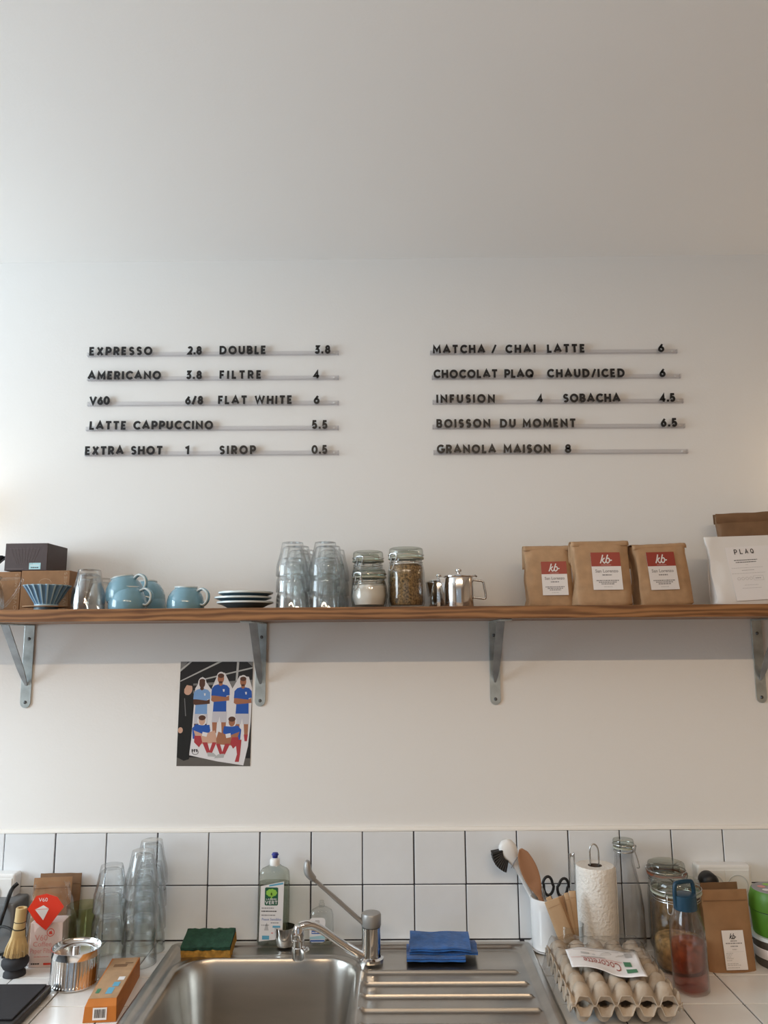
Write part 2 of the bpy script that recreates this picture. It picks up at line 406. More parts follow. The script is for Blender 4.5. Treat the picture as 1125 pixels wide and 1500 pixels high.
# ================================================================== the room
ZC = 0.92      # worktop
ZS = 1.6725    # shelf top
HC = 2.604     # ceiling
XL, XR, YB = -2.8, 2.6, -4.8
wall = struct(MB().box(XL - .2, XR + .2, 0, .2, -.1, HC + .1).build('wall_back', 'wall_paint'))
struct(MB().box(XL - .2, XR + .2, YB - .2, 0, -.1, 0).build('floor', 'floor'))
struct(MB().box(XL - .2, XR + .2, YB - .2, 0, HC, HC + .1).build('ceiling', 'ceiling_paint'))
struct(MB().box(XR, XR + .2, YB - .2, 0, 0, HC).build('wall_right', 'wall_warm'))
wy0, wy1, wz0, wz1 = -1.85, -.25, 1.27, 2.5
mb = MB().box(XL - .2, XL, YB - .2, wy0, 0, HC).box(XL - .2, XL, wy1, 0, 0, HC).box(XL - .2, XL, wy0, wy1, 0, wz0).box(XL - .2, XL, wy0, wy1, wz1, HC)
struct(mb.build('wall_left', 'wall_paint'))
sx0, sx1, sz0, sz1 = -2.2, 1.2, .4, 2.5
mb = MB().box(XL, sx0, YB - .2, YB, 0, HC).box(sx1, XR, YB - .2, YB, 0, HC).box(sx0, sx1, YB - .2, YB, 0, sz0).box(sx0, sx1, YB - .2, YB, sz1, HC)
struct(mb.build('wall_front', 'wall_warm'))
def window(name, along, a0, a1, z0, z1, pos):
    fr = MB(); b = .05
    def bx(u0, u1, w0, w1, m=None, d=.05):
        if along == 'y': fr.box(pos - d, pos, u0, u1, w0, w1, m)
        else: fr.box(u0, u1, pos - d, pos, w0, w1, m)
    bx(a0, a0 + b, z0, z1); bx(a1 - b, a1, z0, z1); bx(a0 + b, a1 - b, z0, z0 + b); bx(a0 + b, a1 - b, z1 - b, z1); mid = (a0 + a1) / 2; bx(mid - .02, mid + .02, z0 + b, z1 - b)
    w = struct(fr.build(name, 'white_plastic'))
    for u0, u1 in ((a0 + b, mid - .02), (mid + .02, a1 - b)):
        g = MB()
        if along == 'y': g.box(pos - .03, pos - .024, u0, u1, z0 + b, z1 - b)
        else: g.box(u0, u1, pos - .03, pos - .024, z0 + b, z1 - b)
        g.build('pane', 'window_glass', w)
window('window_1', 'y', wy0, wy1, wz0, wz1, XL - .1)
window('window_2', 'x', sx0, sx1, sz0, sz1, YB - .1)

# backsplash: dark joint bed, tiles, white top bead
TY = -.008; TP = .1204; TX0 = -.9127; GAP = .0028
struct(MB().box(XL, XR, -.005, -.0002, ZC - .02, ZC + .2395).build('trim_1', 'grout'))['label'] = 'dark joint bed behind the wall tiles'
def tile_mesh(w, h, d):
    return MB().box(-w / 2, w / 2, -d, 0, -h / 2, h / 2).build('wall_tile', 'tile_white', None, bevel=.0012).data
rows = [(ZC + .0015, ZC + TP), (ZC + TP, ZC + TP + .1185)]
tm = {}
for ri, (z0, z1) in enumerate(rows):
    me = tile_mesh(TP - GAP, z1 - z0 - GAP, .006); tm[ri] = me
for o in list(COL.objects):
    if o.name.startswith('wall_tile'): bpy.data.objects.remove(o)
for c in range(-6, 22):
    for ri, (z0, z1) in enumerate(rows):
        o = bpy.data.objects.new('wall_tile', tm[ri]); COL.objects.link(o); o.parent = wall
        o.location = (TX0 + TP * (c + .5) + random.uniform(-.0004, .0004), -.0022 + random.uniform(-.0003, .0003), (z0 + z1) / 2 + random.uniform(-.0003, .0003))
        o.rotation_euler = (random.uniform(-.004, .004), random.uniform(-.0025, .0025), random.uniform(-.004, .004))
prof = [(0, 0), (-.0095, 0), (-.0092, .004), (-.005, .0075), (0, .0085)]
mb = MB(); n = 120
def bead(u, v):
    k = v * 4; i = min(int(k), 3); t = k - i; a, b = prof[i], prof[i + 1]; x = XL + (XR - XL) * u
    return (x, a[0] + (b[0] - a[0]) * t + .0006 * noise.noise((x * 9, 0, 0)), ZC + .2385 + a[1] + (b[1] - a[1]) * t + .001 * noise.noise((x * 5, 3, 0)))
struct(mb.grid(bead, n, 8).build('trim_2', 'caulk', smooth=60))['label'] = 'white sealant bead along the top of the tiles'

# ================================================================== worktop and sink
SX0, SX1, SY1, SY0 = -.502, .312, -.036, -.54      # sink outline
ct = thing('countertop', 'white tiled kitchen worktop with dark joints around the steel sink', 'countertop', (0, -.32, ZC - .05))
yo = .32; zo = .05
CX0, CX1, CY0, CY1 = -1.75, 1.75, -.62, -.0055
hx0, hx1, hy0, hy1 = SX0 + .02, SX1 - .02, SY0 + .02, SY1 - .02
sl = MB()
for a in ((CX0, hx0, CY0, CY1), (hx1, CX1, CY0, CY1), (hx0, hx1, CY0, hy0), (hx0, hx1, hy1, CY1)): sl.box(a[0], a[1], a[2] + yo, a[3] + yo, 0, zo - .0025)
sl.build('slab', 'grout', ct)
xs = [.661 + TP * k for k in range(-20, 10)]; ys = [CY1, -.073, -.198, -.323, -.448, -.573, CY0]
tcache = {}
for xa, xb in zip(xs, xs[1:]):
    xa, xb = max(xa, CX0), min(xb, CX1)
    if xb - xa < .01: continue
    for ya, yb in zip(ys, ys[1:]):
        rects = [(xa, xb, yb, ya)]; out = []
        for (a, b, c, d) in rects:   # cut away what the sink covers
            if b <= hx0 or a >= hx1 or d <= hy0 or c >= hy1: out.append((a, b, c, d)); continue
            if a < hx0: out.append((a, hx0, c, d))
            if b > hx1: out.append((hx1, b, c, d))
            a2, b2 = max(a, hx0), min(b, hx1)
            if d > hy1: out.append((a2, b2, hy1, d))
            if c < hy0: out.append((a2, b2, c, hy0))
        for (a, b, c, d) in out:
            if b - a < .008 or d - c < .008: continue
            key = (round(b - a, 4), round(d - c, 4))
            if key not in tcache:
                o = MB().box(-(b - a) / 2 + .0014, (b - a) / 2 - .0014, -(d - c) / 2 + .0014, (d - c) / 2 - .0014, 0, .006).build('counter_tile', 'tile_counter', ct, bevel=.001); tcache[key] = o.data
            else:
                o = bpy.data.objects.new('counter_tile', tcache[key]); COL.objects.link(o); o.parent = ct
            o.location = ((a + b) / 2, (c + d) / 2 + yo, zo - .006 + random.uniform(-.0002, .0002)); o.rotation_euler = (random.uniform(-.002, .002), random.uniform(-.002, .002), 0)
bc = thing('base_cabinet', 'plain white base cabinet under the tiled worktop', 'cabinet', (0, -.3, 0))
mb = MB(); mb.box(-1.7, 1.7, -.27, .29, .08, .1).box(-1.7, -1.68, -.27, .29, .1, .87).box(1.68, 1.7, -.27, .29, .1, .87).box(-1.68, 1.68, .28, .29, .1, .87).box(-1.7, 1.7, -.22, .29, 0, .08)
mb.build('carcass', 'white_plastic', bc)
for k in range(6):
    d = MB().box(-.278, .278, -.009, .009, -.38, .38).build('door', 'white_plastic', bc, bevel=.002); d.location = (-1.41 + .564 * k, -.28, .485)
    MB().tube([(0, -.0, -.05), (0, -.03, -.05), (0, -.03, .05), (0, 0, .05)], .005).build('handle', 'chrome', d).location = (.22, -.009, .25)

# sink: one pressed steel sheet (rim, bowl, drainer with ribs)
def sd_rr(x, y, x0, x1, y0, y1, r):
    cx, cy = (x0 + x1) / 2, (y0 + y1) / 2; qx = abs(x - cx) - (x1 - x0) / 2 + r; qy = abs(y - cy) - (y1 - y0) / 2 + r
    return min(max(qx, qy), 0) + math.hypot(max(qx, 0), max(qy, 0)) - r
def sstep(a, b, x): t = max(0, min(1, (x - a) / (b - a))); return t * t * (3 - 2 * t)
BX0, BX1, BY0, BY1 = -.452, -.079, -.52, -.118
RIBS = [-.183, -.237, -.292, -.349, -.406, -.463]
def sink_z(x, y):
    d = sd_rr(x, y, SX0, SX1, SY0, SY1, .022)
    z = .009 * sstep(0, -.006, d) - .0045 * sstep(-.018, -.026, d)
    # drainer tray sunk a little
    dd = sd_rr(x, y, -.062, .288, BY0, -.058, .03)
    z -= .005 * sstep(0, -.010, dd)
    db = sd_rr(x, y, BX0 - .012, BX1 + .010, BY0 - .012, BY1 + .014, .075)
    z += .0022 * math.exp(-(db / .004) ** 2)
    d2 = sd_rr(x, y, BX0, BX1, BY0, BY1, .07)
    z -= .150 * sstep(.004, -.034, d2) + .012 * sstep(-.03, -.12, d2)
    if x > -.07:
        for ry in RIBS:
            xr = .262 + (.012 if ry < -.2 else 0) + (.004 if ry < -.3 else 0)
            m_ = sstep(-.066, -.058, x) * (1 - sstep(xr - .008, xr, x))
            z += .0060 * m_ * math.exp(-((y - ry - .006 * (x - .1) * 0) / .0028) ** 2)
    return z
NX, NY = 280, 330
def sk(u, v): x = SX0 + (SX1 - SX0) * u; y = SY0 + (SY1 - SY0) * v; return (x, y, sink_z(x, y))
sink = thing('kitchen_sink', 'brushed steel kitchen sink with one bowl and ribbed drainer', 'sink', (0, 0, ZC + .0005))
MB().grid(sk, NX, NY).build('sink_sheet', 'steel', sink, smooth=70)
MB().lathe([(0, .002), (.03, .002), (.042, .006), (.045, .003), (.045, 0)], 24).build('drain', 'steel_polished', sink, smooth=40).location = (-.26, -.33, -.1618)

# ================================================================== shelf and brackets
SHF = -.25
mb = MB().box(-1.45, 1.35, 0, .25, 0, .0265)
tag(mb.build('wall_shelf', 'oak', None, bevel=.0015), 'long oak board shelf carrying cups, jars and coffee bags', 'shelf').location = (0, -.2504, ZS - .0265)
def bracket(x, label, tilt):
    t = thing('shelf_bracket', label, 'bracket', (x, -.0003, ZS - .0268), (0, tilt, 0), 'steel brackets under the shelf')
    # wall leg, rounded at its foot
    MB().prism([(-.0125, 0), (-.0125, -.188)] + arc(0, -.188, .0125, .0125, 180, 360, 8) + [(.0125, -.188), (.0125, 0)], -.0035, 0).build('wall_leg', 'zinc', t, bevel=.0008)
    MB().box(-.0125, .0125, -.215, -.0035, -.0035, 0).build('shelf_leg', 'zinc', t, bevel=.0008)
    # folded brace: flat bar from the wall leg up to the shelf leg, pinched at the foot
    a = Vector((0, -.004, -.148)); b = Vector((0, -.128, -.0035)); d = (b - a).normalized(); nn = Vector((0, -d.z, d.y))
    vs = []
    for t_, wv in ((0, .0022), (.12, .006), (.3, .0085), (1, .0095)):
        p = a + (b - a) * t_
        for sx in (-1, 1):
            for s2 in (0, .003): vs.append(p + Vector((sx * wv, 0, 0)) - nn * s2)
    fs = []
    for k in range(3):
        o = 4 * k
        fs += [(o, o + 4, o + 6, o + 2), (o + 1, o + 3, o + 7, o + 5), (o, o + 1, o + 5, o + 4), (o + 2, o + 6, o + 7, o + 3)]
    fs += [(0, 2, 3, 1), (12, 13, 15, 14)]
    MB().add(vs, fs).build('brace', 'zinc_dark', t, bevel=.0005)
    for z in (-.035, -.187): MB().lathe([(0, .0026), (.0026, .0022), (.0042, .0002), (.0042, -.001)], 12).build('screw', 'screw', t, smooth=40).matrix_local = Matrix.Translation((0, -.0035, z)) @ Matrix.Rotation(PI / 2, 4, 'X')
for x, l, tl in ((-.889, 'galvanised shelf bracket at the far left, below the dripper boxes', -.004), (-.316, 'galvanised shelf bracket beside the team photo', .008), (.2535, 'galvanised shelf bracket below the steel teapots', .004), (.896, 'galvanised shelf bracket at the far right, below the white pouch', .010)): bracket(x, l, tl)

# ================================================================== menu rails with letters
RAILS = [
 ((127, 521.5), (495.8, 518.6), [('EXPRESSO', 131, 222.4), ('2.8', 274.7, 295), ('DOUBLE', 321.7, 389.3), ('3.8', 461, 483.4)], 'top left'),
 ((127, 557.0), (495.8, 555.0), [('AMERICANO', 128.7, 235), ('3.8', 272.8, 295), ('FILTRE', 321.7, 382.6), ('4', 459.5, 467.8)], 'second left'),
 ((127, 594.0), (495.8, 592.2), [('V60', 131, 160), ('6/8', 271.3, 296.7), ('FLAT WHITE', 319.5, 427.7), ('6', 459.5, 467.8)], 'third left'),
 ((125, 630.5), (495.8, 629.0), [('LATTE CAPPUCCINO', 131, 311.3), ('5.5', 457.2, 479.2)], 'fourth left'),
 ((123, 667.5), (496.0, 665.6), [('EXTRA SHOT', 124.6, 237.4), ('1', 270.6, 277.3), ('SIROP', 321.3, 374), ('0.5', 456.5, 479.2)], 'bottom left'),
 ((630.5, 518.6), (993.3, 516.2), [('MATCHA', 634.3, 710.4), ('/', 720.5, 726.8), ('CHAI', 740.6, 784.3), ('LATTE', 801.9, 856.7), ('6', 964.6, 973.2)], 'top right'),
 ((633, 554.8), (998, 552.8), [('CHOCOLAT', 635.4, 728.7), ('PLAQ', 739.2, 781.7), ('CHAUD/ICED', 801.9, 915), ('6', 966.5, 975)], 'second right'),
 ((634, 591.3), (1002, 589.3), [('INFUSION', 639.5, 724.6), ('4', 787.7, 795.5), ('SOBACHA', 825.4, 908.6), ('4.5', 967.2, 989.2)], 'third right'),
 ((634, 627.6), (1004.5, 626.0), [('BOISSON', 639.5, 718.2), ('DU', 732.8, 755.2), ('MOMENT', 766, 843.3), ('6.5', 968.7, 991.9)], 'fourth right'),
 ((635.4, 665.2), (1008.6, 663.6), [('GRANOLA', 640.2, 726.5), ('MAISON', 738, 806.7), ('8', 828, 836.6)], 'bottom right'),
]
LY = -.011; CAPH = .0222
lcache = {}
for (ax, ay), (bx, by), words, place in RAILS:
    A = PY(ax, ay, LY); B = PY(bx, by, LY); L = B.x - A.x; tilt = math.atan2(B.z - A.z, L)
    txt = ' '.join(w_[0] for w_ in words)
    t = thing('menu_rail', f'{place} clear menu rail with black letters reading {txt}', 'menu sign', (A.x, -.0003, A.z), (0, -tilt, 0), 'menu rails on the wall')
    MB().box(0, L, -.0025, 0, 0, .0125).box(0, L, -.009, -.0025, 0, .0022).build('rail', 'acrylic', t, bevel=.0004)
    for e in (0, L - .002): MB().box(e, e + .002, -.010, 0, 0, .0105).build('end_stop', 'acrylic', t)
    MB().lathe([(0, .001), (.002, .0008), (.0026, 0)], 10).build('screw', 'white_plastic', t, smooth=40).matrix_local = Matrix.Translation((L - .012, -.0025, .0065)) @ Matrix.Rotation(PI / 2, 4, 'X')
    for wd, x0, x1 in words:
        pa = PY(x0, (ay + by) / 2 - 6, LY).x - A.x; pb = PY(x1, (ay + by) / 2 - 6, LY).x - A.x
        base = sum(GL[c][0] if c != ' ' else .42 for c in wd) * CAPH
        kw = .92; gaps = len(wd) - 1
        sp = ((pb - pa) - base * kw) / gaps if gaps else 0
        if not gaps: kw = (pb - pa) / base
        if sp < .0012 and gaps: sp = .0012; kw = ((pb - pa) - sp * gaps) / base
        x = pa
        for c in wd:
            if c == ' ': x += .42 * CAPH * kw + sp; continue
            key = (c, round(kw, 2))
            if key not in lcache:
                o = letter_mesh(c, round(kw, 2), CAPH, .114, -.0015, .0015).build('letter', 'black_letter', t, fix=True); lcache[key] = o.data
            else: o = bpy.data.objects.new('letter', lcache[key]); COL.objects.link(o); o.parent = t
            o.location = (x, -.0072 - .0015, .0023 + random.uniform(0, .0004)); o.rotation_euler = (0, random.uniform(-.02, .02), 0)
            x += GL[c][0] * CAPH * kw + sp

# ================================================================== team photo on the wall
PW, PH = .177, .2455
cpt = PY(315, 1045, -.001)
ph = thing('team_photo', 'glossy photo print of a person beside life-size football player cutouts, stuck below shelf', 'photo', (cpt.x, -.0002, cpt.z), (0, .008, 0))
MB().box(-PW / 2, PW / 2, -.0005, 0, -PH / 2, PH / 2).build('photo_paper', 'photo_dark', ph)
pm = MB(); layer = [0]
def U(x, y): return ((x - 165) / 722 - .5) * PW, (.5 - (y - 146) / 1052) * PH
def pp(m, *pts): layer[0] += 1; pm.flat([U(max(165, min(887, x)), max(146, min(1198, y))) for x, y in pts], -.0006 - layer[0] * .000004, m)
def pe(m, cx, cy, rx, ry): pp(m, *[(cx + rx * math.cos(a * PI / 9), cy + ry * math.sin(a * PI / 9)) for a in range(18)])
pp('photo_floor', (165, 1110), (887, 1120), (887, 1198), (165, 1198)); pp('photo_grey', (165, 146), (240, 146), (165, 235)); pp('photo_beam', (165, 225), (255, 146), (280, 146), (165, 250))
pp('photo_beam', (170, 340), (540, 146), (580, 146), (170, 352)); pp('photo_beam', (360, 330), (887, 200), (887, 215), (400, 335)); pp('photo_beam', (728, 146), (750, 146), (735, 420), (715, 420))
pp('photo_grey', (830, 146), (887, 146), (887, 200)); pp('photo_grey', (300, 370), (887, 330), (887, 460), (300, 470)); pp('photo_dark', (300, 390), (640, 380), (640, 420), (300, 440))
pp('photo_white', (285, 1090), (300, 940), (320, 420), (390, 300), (480, 430), (545, 260), (610, 260), (690, 420), (760, 290), (850, 300), (887, 420), (880, 760), (860, 1000), (820, 1190), (560, 1150))
def player(cx, top, s, skin, shirt='photo_blue', legs=True):
    pe('photo_white', cx, top + 52 * s, 46 * s, 66 * s); pe(skin, cx, top + 58 * s, 33 * s, 50 * s); pe('photo_skin_dark', cx, top + 28 * s, 33 * s, 24 * s); pp(skin, (cx - 18 * s, top + 90 * s), (cx + 18 * s, top + 90 * s), (cx + 22 * s, top + 135 * s), (cx - 22 * s, top + 135 * s))
    pe('photo_skin_dark', cx, top + 96 * s, 20 * s, 12 * s)
    pp(shirt, (cx - 60 * s, top + 128 * s), (cx - 25 * s, top + 118 * s), (cx, top + 136 * s), (cx + 25 * s, top + 118 * s), (cx + 65 * s, top + 128 * s), (cx + 92 * s, top + 160 * s), (cx + 95 * s, top + 230 * s), (cx + 62 * s, top + 235 * s), (cx + 66 * s, top + 400 * s), (cx - 70 * s, top + 400 * s), (cx - 62 * s, top + 235 * s), (cx - 92 * s, top + 235 * s), (cx - 88 * s, top + 160 * s))
    pp(skin, (cx - 90 * s, top + 235 * s), (cx - 60 * s, top + 235 * s), (cx + 55 * s, top + 250 * s), (cx + 90 * s, top + 232 * s), (cx + 92 * s, top + 285 * s), (cx + 30 * s, top + 292 * s), (cx - 70 * s, top + 300 * s), (cx - 92 * s, top + 285 * s))
    pp('photo_white', (cx + 22 * s, top + 168 * s), (cx + 42 * s, top + 168 * s), (cx + 40 * s, top + 195 * s), (cx + 28 * s, top + 195 * s))
    if legs:
        pp('photo_short', (cx - 72 * s, top + 400 * s), (cx + 72 * s, top + 400 * s), (cx + 72 * s, top + 510 * s), (cx + 10 * s, top + 510 * s), (cx, top + 450 * s), (cx - 14 * s, top + 510 * s), (cx - 78 * s, top + 510 * s))
        pp(skin, (cx - 74 * s, top + 510 * s), (cx - 24 * s, top + 510 * s), (cx - 30 * s, top + 620 * s), (cx - 66 * s, top + 620 * s)); pp(skin, (cx + 18 * s, top + 510 * s), (cx + 66 * s, top + 510 * s), (cx + 62 * s, top + 620 * s), (cx + 26 * s, top + 620 * s))
        pp('photo_red', (cx + 22 * s, top + 620 * s), (cx + 64 * s, top + 620 * s), (cx + 56 * s, top + 690 * s), (cx + 32 * s, top + 690 * s))
player(388, 318, .90, 'photo_skin_dark', 'photo_blue_light'); player(572, 262, .98, 'photo_skin'); player(795, 295, .95, 'photo_skin')
def sitter(cx, top, flip, skin):
    f = flip
    pe('photo_white', cx, top + 48, 46, 60); pe(skin, cx, top + 52, 32, 46); pe('photo_skin_dark', cx, top + 24, 36, 26)
    pp('photo_blue', (cx - 60 * f, top + 90), (cx, top + 100), (cx + 75 * f, top + 95), (cx + 85 * f, top + 150), (cx + 60 * f, top + 235), (cx - 85 * f, top + 235), (cx - 95 * f, top + 130))
    pp(skin, (cx - 80 * f, top + 150), (cx + 20 * f, top + 190), (cx + 130 * f, top + 150), (cx + 150 * f, top + 230), (cx + 40 * f, top + 270), (cx - 60 * f, top + 210))
    pp('photo_white', (cx + 10 * f, top + 165), (cx + 60 * f, top + 175), (cx + 50 * f, top + 215), (cx + 5 * f, top + 205))
    pp(skin, (cx - 60 * f, top + 215), (cx + 60 * f, top + 235), (cx + 150 * f, top + 220), (cx + 145 * f, top + 275), (cx - 20 * f, top + 290))
    pp('photo_red', (cx - 70 * f, top + 205), (cx - 5 * f, top + 205), (cx + 10 * f, top + 270), (cx - 20 * f, top + 320), (cx - 70 * f, top + 270))
    pp('photo_red', (cx + 10 * f, top + 270), (cx + 60 * f, top + 270), (cx + 90 * f, top + 370), (cx + 60 * f, top + 380)); pp('photo_red', (cx + 110 * f, top + 270), (cx + 150 * f, top + 270), (cx + 110 * f, top + 375), (cx + 80 * f, top + 370))
    pp('photo_beam', (cx + 62 * f, top + 370), (cx + 125 * f, top + 375), (cx + 165 * f, top + 415), (cx + 70 * f, top + 410))
sitter(400, 692, 1, 'photo_skin_light'); sitter(695, 705, -1, 'photo_skin')
pp('photo_red', (735, 935), (795, 935), (785, 1080), (775, 1155), (735, 1155), (755, 1080))
# the person in a dark jacket
pp('photo_coat', (165, 470), (215, 490), (290, 500), (305, 570), (300, 760), (285, 1130), (235, 1145), (165, 1110)); pp('photo_grey', (215, 520), (222, 520), (240, 700), (232, 700)); pe('photo_skin_light', 248, 425, 45, 62); pp('photo_coat', (185, 470), (185, 380), (230, 355), (290, 365), (292, 395), (235, 385), (212, 430), (212, 500)); pe('photo_skin_light', 190, 842, 24, 30)
pe('ink_grey', 345, 1060, 34, 28); pe('photo_white', 345, 1060, 24, 19)
for k, xx in enumerate((308, 330, 352)): pp('ink', (xx, 1030), (xx + 14, 1030), (xx + 12, 1060), (xx + 2, 1060))
pm.build('photo_image', 'photo_dark', ph, fix=False)

# ================================================================== things on the shelf
def SX(px, Y, py=880): return PY(px, py, Y).x
def SZ(py, px, Y): return PY(px, py, Y).z
E1 = .0003
# --- kraft dripper boxes with sideways lettering
def kraft_box(px0, px1, pytop, Y0, dep, label, letters):
    x0, x1 = SX(px0, Y0), SX(px1, Y0); h = SZ(pytop, (px0 + px1) / 2, Y0) - ZS; w = x1 - x0
    t = thing('dripper_box', label, 'box', ((x0 + x1) / 2, Y0 + dep / 2, ZS + E1), group='kraft dripper boxes')
    MB().box(-w / 2, w / 2, -dep / 2, dep / 2, 0, h).build('carton', 'cardboard', t, bevel=.001)
    fr = MB(); y = -dep / 2 - .0003
    fr.T = Matrix.Translation((w / 2 - .009, y, .004)) @ Matrix.Rotation(-PI / 2, 4, 'Y')
    stroke_text(fr, letters, 0, -.0035, .0075, 0, hw=.07, width=h - .008, align='L')
    fr.T = Matrix.Identity(4)
    fr.ribbon([(p[0], p[1]) for p in arc(0, h - .028, .014, .009, 0, 180, 10)], .0004, y, y - .0001)
    for k in range(-3, 4): fr.ribbon([(k * .004, h - .045), (k * .006, h - .03)], .0003, y, y - .0001)
    fr.build('print', 'cardboard_line', t)
    return t, h
tb, hb = kraft_box(29, 100, 836, -.135, .10, 'brown kraft dripper box behind the blue striped dripper', 'OVERAMIES')
ta, ha = kraft_box(-45, 28, 838, -.135, .10, 'brown kraft dripper box cut by the left edge, behind glass server', 'OVERAMIES')
# --- dark brown box on top
Y0 = -.135; x0, x1 = SX(6.5, Y0, 820), SX(69.5, Y0, 820); h = SZ(796, 40, Y0) - ZS - hb
t = thing('dripper_box', 'dark brown box with faint dripper drawing and pale blue sticker on kraft boxes', 'box', ((x0 + x1) / 2, Y0 + .052, ZS + E1 * 2 + max(ha, hb)), (0, 0, -.02)); w2 = (x1 - x0) / 2
MB().box(-w2, w2, -.05, .055, 0, h).build('carton', 'box_dark', t, bevel=.0012)
g = MB(); y = -.0503
for k in range(-4, 5): g.ribbon([(k * .0045 - .003, .014), (k * .0085 - .003, h - .012)], .00035, y, y - .0001)
g.ribbon([(-.04, h - .012), (.033, h - .012)], .0003, y, y - .0001); g.rect(-w2 + .004, -.005, .004, .0055, y, None)
g.build('print', 'box_dark_line', t)
lb = MB().box(-.0135, .0135, -.0003, 0, -.0075, .0075).build('sticker', 'label_blue', t); lb.location = (.022, -.0501, .0105)
g = MB(); greek(g, -.009, .009, -.0045, .0022, -.0004, 'ink', 3); greek(g, -.010, .010, .001, .0018, -.0004, 'paper_white', 4); g.build('print', 'ink', lb)
# --- ribbed drippers
def dripper(label, loc, r, h, ma, mb_, saucer=True, group=None):
    t = thing('coffee_dripper', label, 'coffee dripper', loc, group=group)
    n = 20
    def cone(inner):
        b = MB(); K = n * 4
        lv = [(.0, .49), (.08, .51), (.35, .66), (.7, .84), (.96, 1.0), (1.0, 1.01)]
        def pt(i, z, s):
            a = 2 * PI * i / K; ph_ = (i % 4); amp = (0, 1, 1, 0)[ph_]
            rr = r * s * (1 - (.0 if amp else .085) * min(1, .3 + z)) - inner
            return (rr * math.cos(a), rr * math.sin(a), z * h + .012)
        for k in range(len(lv) - 1):
            for i in range(K):
                b.add([pt(i, *lv[k]), pt(i + 1, *lv[k]), pt(i + 1, *lv[k + 1]), pt(i, *lv[k + 1])], [(0, 1, 2, 3)], mb_ if (i % 4 == 1 or (k == len(lv) - 2)) else ma)
        return b
    b = cone(0); b2 = cone(.0028); b.add(b2.v, b2.f); b.m[-len(b2.f):] = [ma] * len(b2.f)
    K = n * 4
    b.build('cone', ma, t)
    MB().lathe([(r * .34, 0), (r * .50, 0), (r * .50, .008), (r * .49, .0125), (r * .34, .0125)], 40).build('foot', 'dripper_light' if saucer else ma, t, smooth=40)
    if saucer: MB().lathe([(r * .40, .0075), (r * .96, .0065), (r * .97, .0085), (r * .40, .0095)], 48).build('collar', 'wood_pale_dark', t, smooth=40)
    return t
Y0 = -.232; c = SX(57, Y0); dripper('blue striped ribbed ceramic dripper standing before a kraft box', (c, SHF + .055, ZS + E1), (SX(90, -.195) - SX(24, -.195)) / 2, .043, 'dripper_blue', 'dripper_light')
dripper('dark navy ribbed dripper at the left edge, on the kraft box', (SX(-26, -.085, 820), -.085, ZS + E1 * 2 + ha), .055, .03, 'navy_glaze', 'navy_glaze', False)
# --- glass server with triangular handle at the left edge
Y0 = -.236; t = thing('glass_server', 'clear glass coffee server with angular handle at the left edge', 'coffee server', (SX(-42, Y0), -.20, ZS + E1)); R0 = .05; zt = SZ(845, 10, Y0) - ZS
MB().lathe([(0, 0), (.045, 0), (.05, .006), (.046, .04), (.036, zt - .006), (.04, zt), (.038, zt), (.034, zt - .006), (.044, .04), (.047, .008), (0, .004)], 40).build('body', 'glass_clear', t, smooth=50)
hx = SX(19, Y0) - t.location.x
MB().tube(spline([(.036, 0, zt - .004), (hx - .01, -.0, zt - .001), (hx, 0, zt - .006), (hx - .012, 0, zt * .55), (.058, 0, .012), (.05, 0, .010)], 6), .0032, 10).build('handle', 'glass_jar', t, smooth=60)
MB().lathe([(.0, zt + .004), (.02, zt + .008), (.041, zt + .004), (.041, zt), (0, zt)], 32).build('lid', 'glass_jar', t, smooth=50)

# --- tumblers (stood upside down); local z=0 is the rim, top is the glass's base
def tumbler_mesh(name, r_rim, r_base, h, nf=10):
    th = .0024
    outer = [(r_rim, 0), (r_rim * 1.0, .002), (r_rim * .975, h * .28), (r_rim * .955, h * .36), (r_base + (r_rim - r_base) * .45, h * .62), (r_base * 1.04, h * .93), (r_base * .98, h * .985), (r_base * .8, h)]
    inner = [(r_base * .55, h - .0005), (0, h - .001)]
    back = [(0, h - .009), (r_base * .7, h - .0095), (r_base * .92, h - .013), (r_base + (r_rim - r_base) * .45 - th, h * .60), (r_rim * .955 - th, h * .35), (r_rim - th, .002), (r_rim - th * .8, 0), (r_rim, 0)]
    def md(r, z, a, k):
        if .3 * h < z < .97 * h and k < 7:
            q = (a * nf / (2 * PI)) % 1 - .5; return r * (1 - .045 * (1 - abs(q) * 2) * min(1, (z / h - .3) * 4))
        return r
    o = MB().lathe(outer + inner, 60, mod=md).lathe(back, 60).build(name, 'glass_clear', None, smooth=28)
    me = o.data; bpy.data.objects.remove(o); return me
TUM = tumbler_mesh('glass_tumbler', .0362, .0238, .0765)
TALL = tumbler_mesh('glass_tumbler_tall', .0375, .0235, .094, 10)
def tumbler(me, loc, label, group, rz=0, tilt=(0, 0)):
    o = bpy.data.objects.new('glass_tumbler', me); COL.objects.link(o); o.location = loc; o.rotation_euler = (tilt[0], tilt[1], rz)
    return tag(o, label, 'glass', group)
LV = ['bottom', 'middle', 'top']
DEPTH = [(-.195, 'front'), (-.118, 'middle'), (-.041, 'rear')]
for ci, (cpx, side) in enumerate(((428, 'left column beside the plates'), (476, 'right column beside the jars'))):
    cx = SX(cpx, -.195)
    for Y, dn in DEPTH:
        for k in range(3):
            tumbler(TUM, (cx + (Y + .195) * .06 + random.uniform(-.0006, .0006), Y, ZS + E1 + k * .0355), f'clear tumbler, {LV[k]} of the {dn} stack in the {side}', 'upturned tumblers in the middle of the shelf', random.uniform(0, 6))
